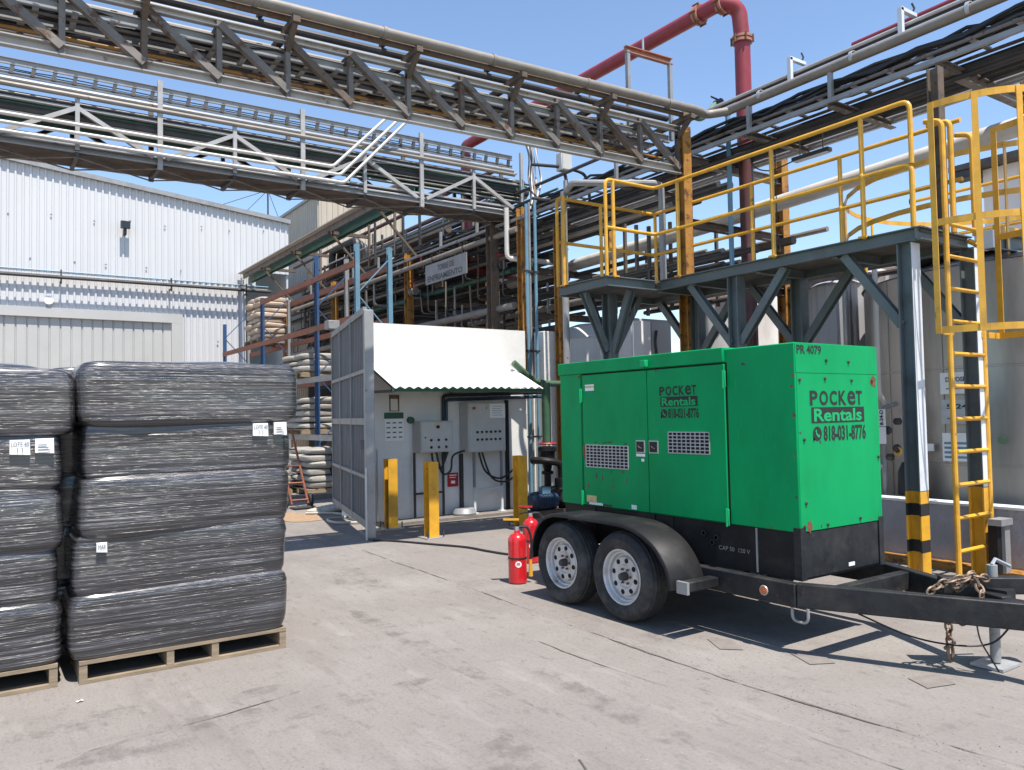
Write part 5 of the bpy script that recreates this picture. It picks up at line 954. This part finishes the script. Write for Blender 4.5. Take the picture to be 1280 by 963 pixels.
b = MB(); b.path(smooth([(4.62,2.95,.31),(4.80,2.72,.19),(4.93,2.5,.16),(5.03,2.35,.19),(5.05,2.25,.31)]),.006,5); b.build('brake_wire','cable',GN); b = MB(); b.path(smooth([(5.0,2.42,.31),(5.0,2.40,.2),(5.04,2.36,.09),(5.06,2.33,.02)]),.005,5); b.build('brake_wire','cable',GN)
b = MB(); b.box(5.05,5.5,2.36,2.46,.47,.55) if False else b.bar((4.98,2.62,.50),(5.45,2.20,.50),.09,.10); b.build('winch_bracket','black_scuff',GN,bevel=.006)
# fenders, step, wheels
pf_ = [(5.74,.34),(5.735,.47),(5.68,.60),(5.58,.70),(5.45,.75),(5.27,.765),(4.66,.765),(4.48,.75),(4.33,.705),(4.20,.63),(4.10,.52),(4.05,.42),(4.035,.34)]
pf_ = [(p.y,p.z) for p in smooth([(0,a,c) for a,c in pf_],4)]
for xo,xi in ((4.085,4.42),(5.915,5.58)):
    sg_ = 1 if xi>xo else -1; cy, cz = 4.93, .40; vs = []; sec = [(xo,-.032),(xo,-.012),(xo+sg_*.012,0),(xi,0),(xi,-.006),(xo+sg_*.016,-.008),(xo+sg_*.006,-.032)]
    N = len(pf_)
    for i,(y,z) in enumerate(pf_):
        t_ = (Vector((0,)+pf_[min(i+1,N-1)])-Vector((0,)+pf_[max(i-1,0)])).normalized(); nrm = Vector((0,t_.z,-t_.y)); nrm = nrm if nrm.dot(Vector((0,y-cy,z-cz)))>0 else -nrm
        vs += [Vector((xx,y,z))+nrm*dd for xx,dd in sec]
    k = len(sec); b = MB(); b.add(vs,[(i*k+j,i*k+(j+1)%k,(i+1)*k+(j+1)%k,(i+1)*k+j) for i in range(N-1) for j in range(k)]); b.build('fender','black_paint',GN,sharp=50)
b = MB(); b.box(4.12,4.42,3.90,3.99,.345,.415); b.build('step','black_scuff',GN,bevel=.008); b = MB(); b.box(4.095,4.118,3.90,4.0,.33,.415); b.build('step_end','light_steel',GN)
def wheel(xo,y,sg):
    z = .345; b = MB(); R_ = .345
    pr = [(.205,.03),(.222,.010),(.228,.004),(.236,.004),(.240,-.001),(.275,-.007),(.280,-.010),(.288,-.010),(.293,-.005),(.315,.004),(.333,.022),(.340,.045)]
    for k in range(4): a = .045+.032*k; pr += [(.345,a+.004),(.345,a+.024),(.337,a+.026),(.337,a+.031)]
    pr += [(.340,.175),(.315,.205),(.235,.21),(.205,.18)]
    b.lathe([(r,sg*h) for r,h in pr],(xo,y,z),'x',56); W = b.build('wheel','tyre',GN,sharp=28)
    b = MB(); b.lathe([(r,sg*h) for r,h in ((.205,.17),(.188,.16),(.188,.05),(.205,.028),(.214,.014),(.210,.010),(.200,.012),(.195,.020),(.190,.045),(.178,.050),(.172,.072),(.156,.074),(.146,.050),(.095,.046),(.080,.058),(.045,.060),(.0,.060))],(xo,y,z),'x',48); rm = b.build('rim','rim',W,sharp=24)
    for k in range(8):
        a = k*math.pi/4+.2; b = MB(); b.lathe([(0,sg*.046),(.019,sg*.045),(.022,sg*.052)],(xo,y+.122*math.cos(a),z+.122*math.sin(a)),'x',12); b.build('vent_hole','void',rm)
    b = MB(); b.lathe([(0,sg*.0),(.024,sg*.003),(.031,sg*.02),(.034,sg*.06)],(xo,y,z),'x',16); b.build('hub','dark_steel',rm)
    for k in range(6): a = k*math.pi/3; b = MB(); b.lathe([(0,sg*.038),(.008,sg*.040),(.010,sg*.06)],(xo,y+.058*math.cos(a),z+.058*math.sin(a)),'x',8); b.build('lug_nut','rust',rm)
for y in (4.60,5.35):
    wheel(4.105,y,1); wheel(5.895,y,-1); b = MB(); b.tube((4.2,y,.345),(5.8,y,.345),.035,10); b.build('axle','black_paint',GN)

# ================================================================== GRIT AND LITTER
b = MB(); rr = random.Random(11)
for k in range(2600):
    a = rr.uniform(-.62,.66); d = 2.2+9*rr.random()**1.6; x, y = d*math.sin(A+a), d*math.cos(A+a); r = rr.uniform(.0015,.005)*(1+d*.06); q = rr.random()*6.28
    if k % 3 == 0: x = 3.78 + rr.gauss(0,.10); y = rr.uniform(1.2,8.5)
    vs = [(x+r*math.cos(q+i*2.1)*rr.uniform(.7,1.3), y+r*math.sin(q+i*2.1)*rr.uniform(.7,1.3), .0005) for i in range(3)]; b.add(vs+[(x,y,r*.9)], [(0,1,3),(1,2,3),(2,0,3)])
gg = tag(b.build('grit','patch'),'fine grit and small stones scattered on the concrete yard','grit'); gg['kind'] = 'stuff'
for x,y,q,lab in ((.52,5.22,.3,'by the corner of the right pallet'),):
    b = MB(); c_, s_ = math.cos(q), math.sin(q); w_, h_ = .018, .010
    vs = [(x+c_*u*w_-s_*v*h_, y+s_*u*w_+c_*v*h_, z) for u,v,z in ((-1,-1,.006),(0,-1,.014),(1,-1,.007),(1,1,.012),(0,1,.006),(-1,1,.01))]; b.add(vs,[(0,1,4,5),(1,2,3,4)])
    tag(b.build('paper_scrap','paper'),'small white paper scrap '+lab,'litter')
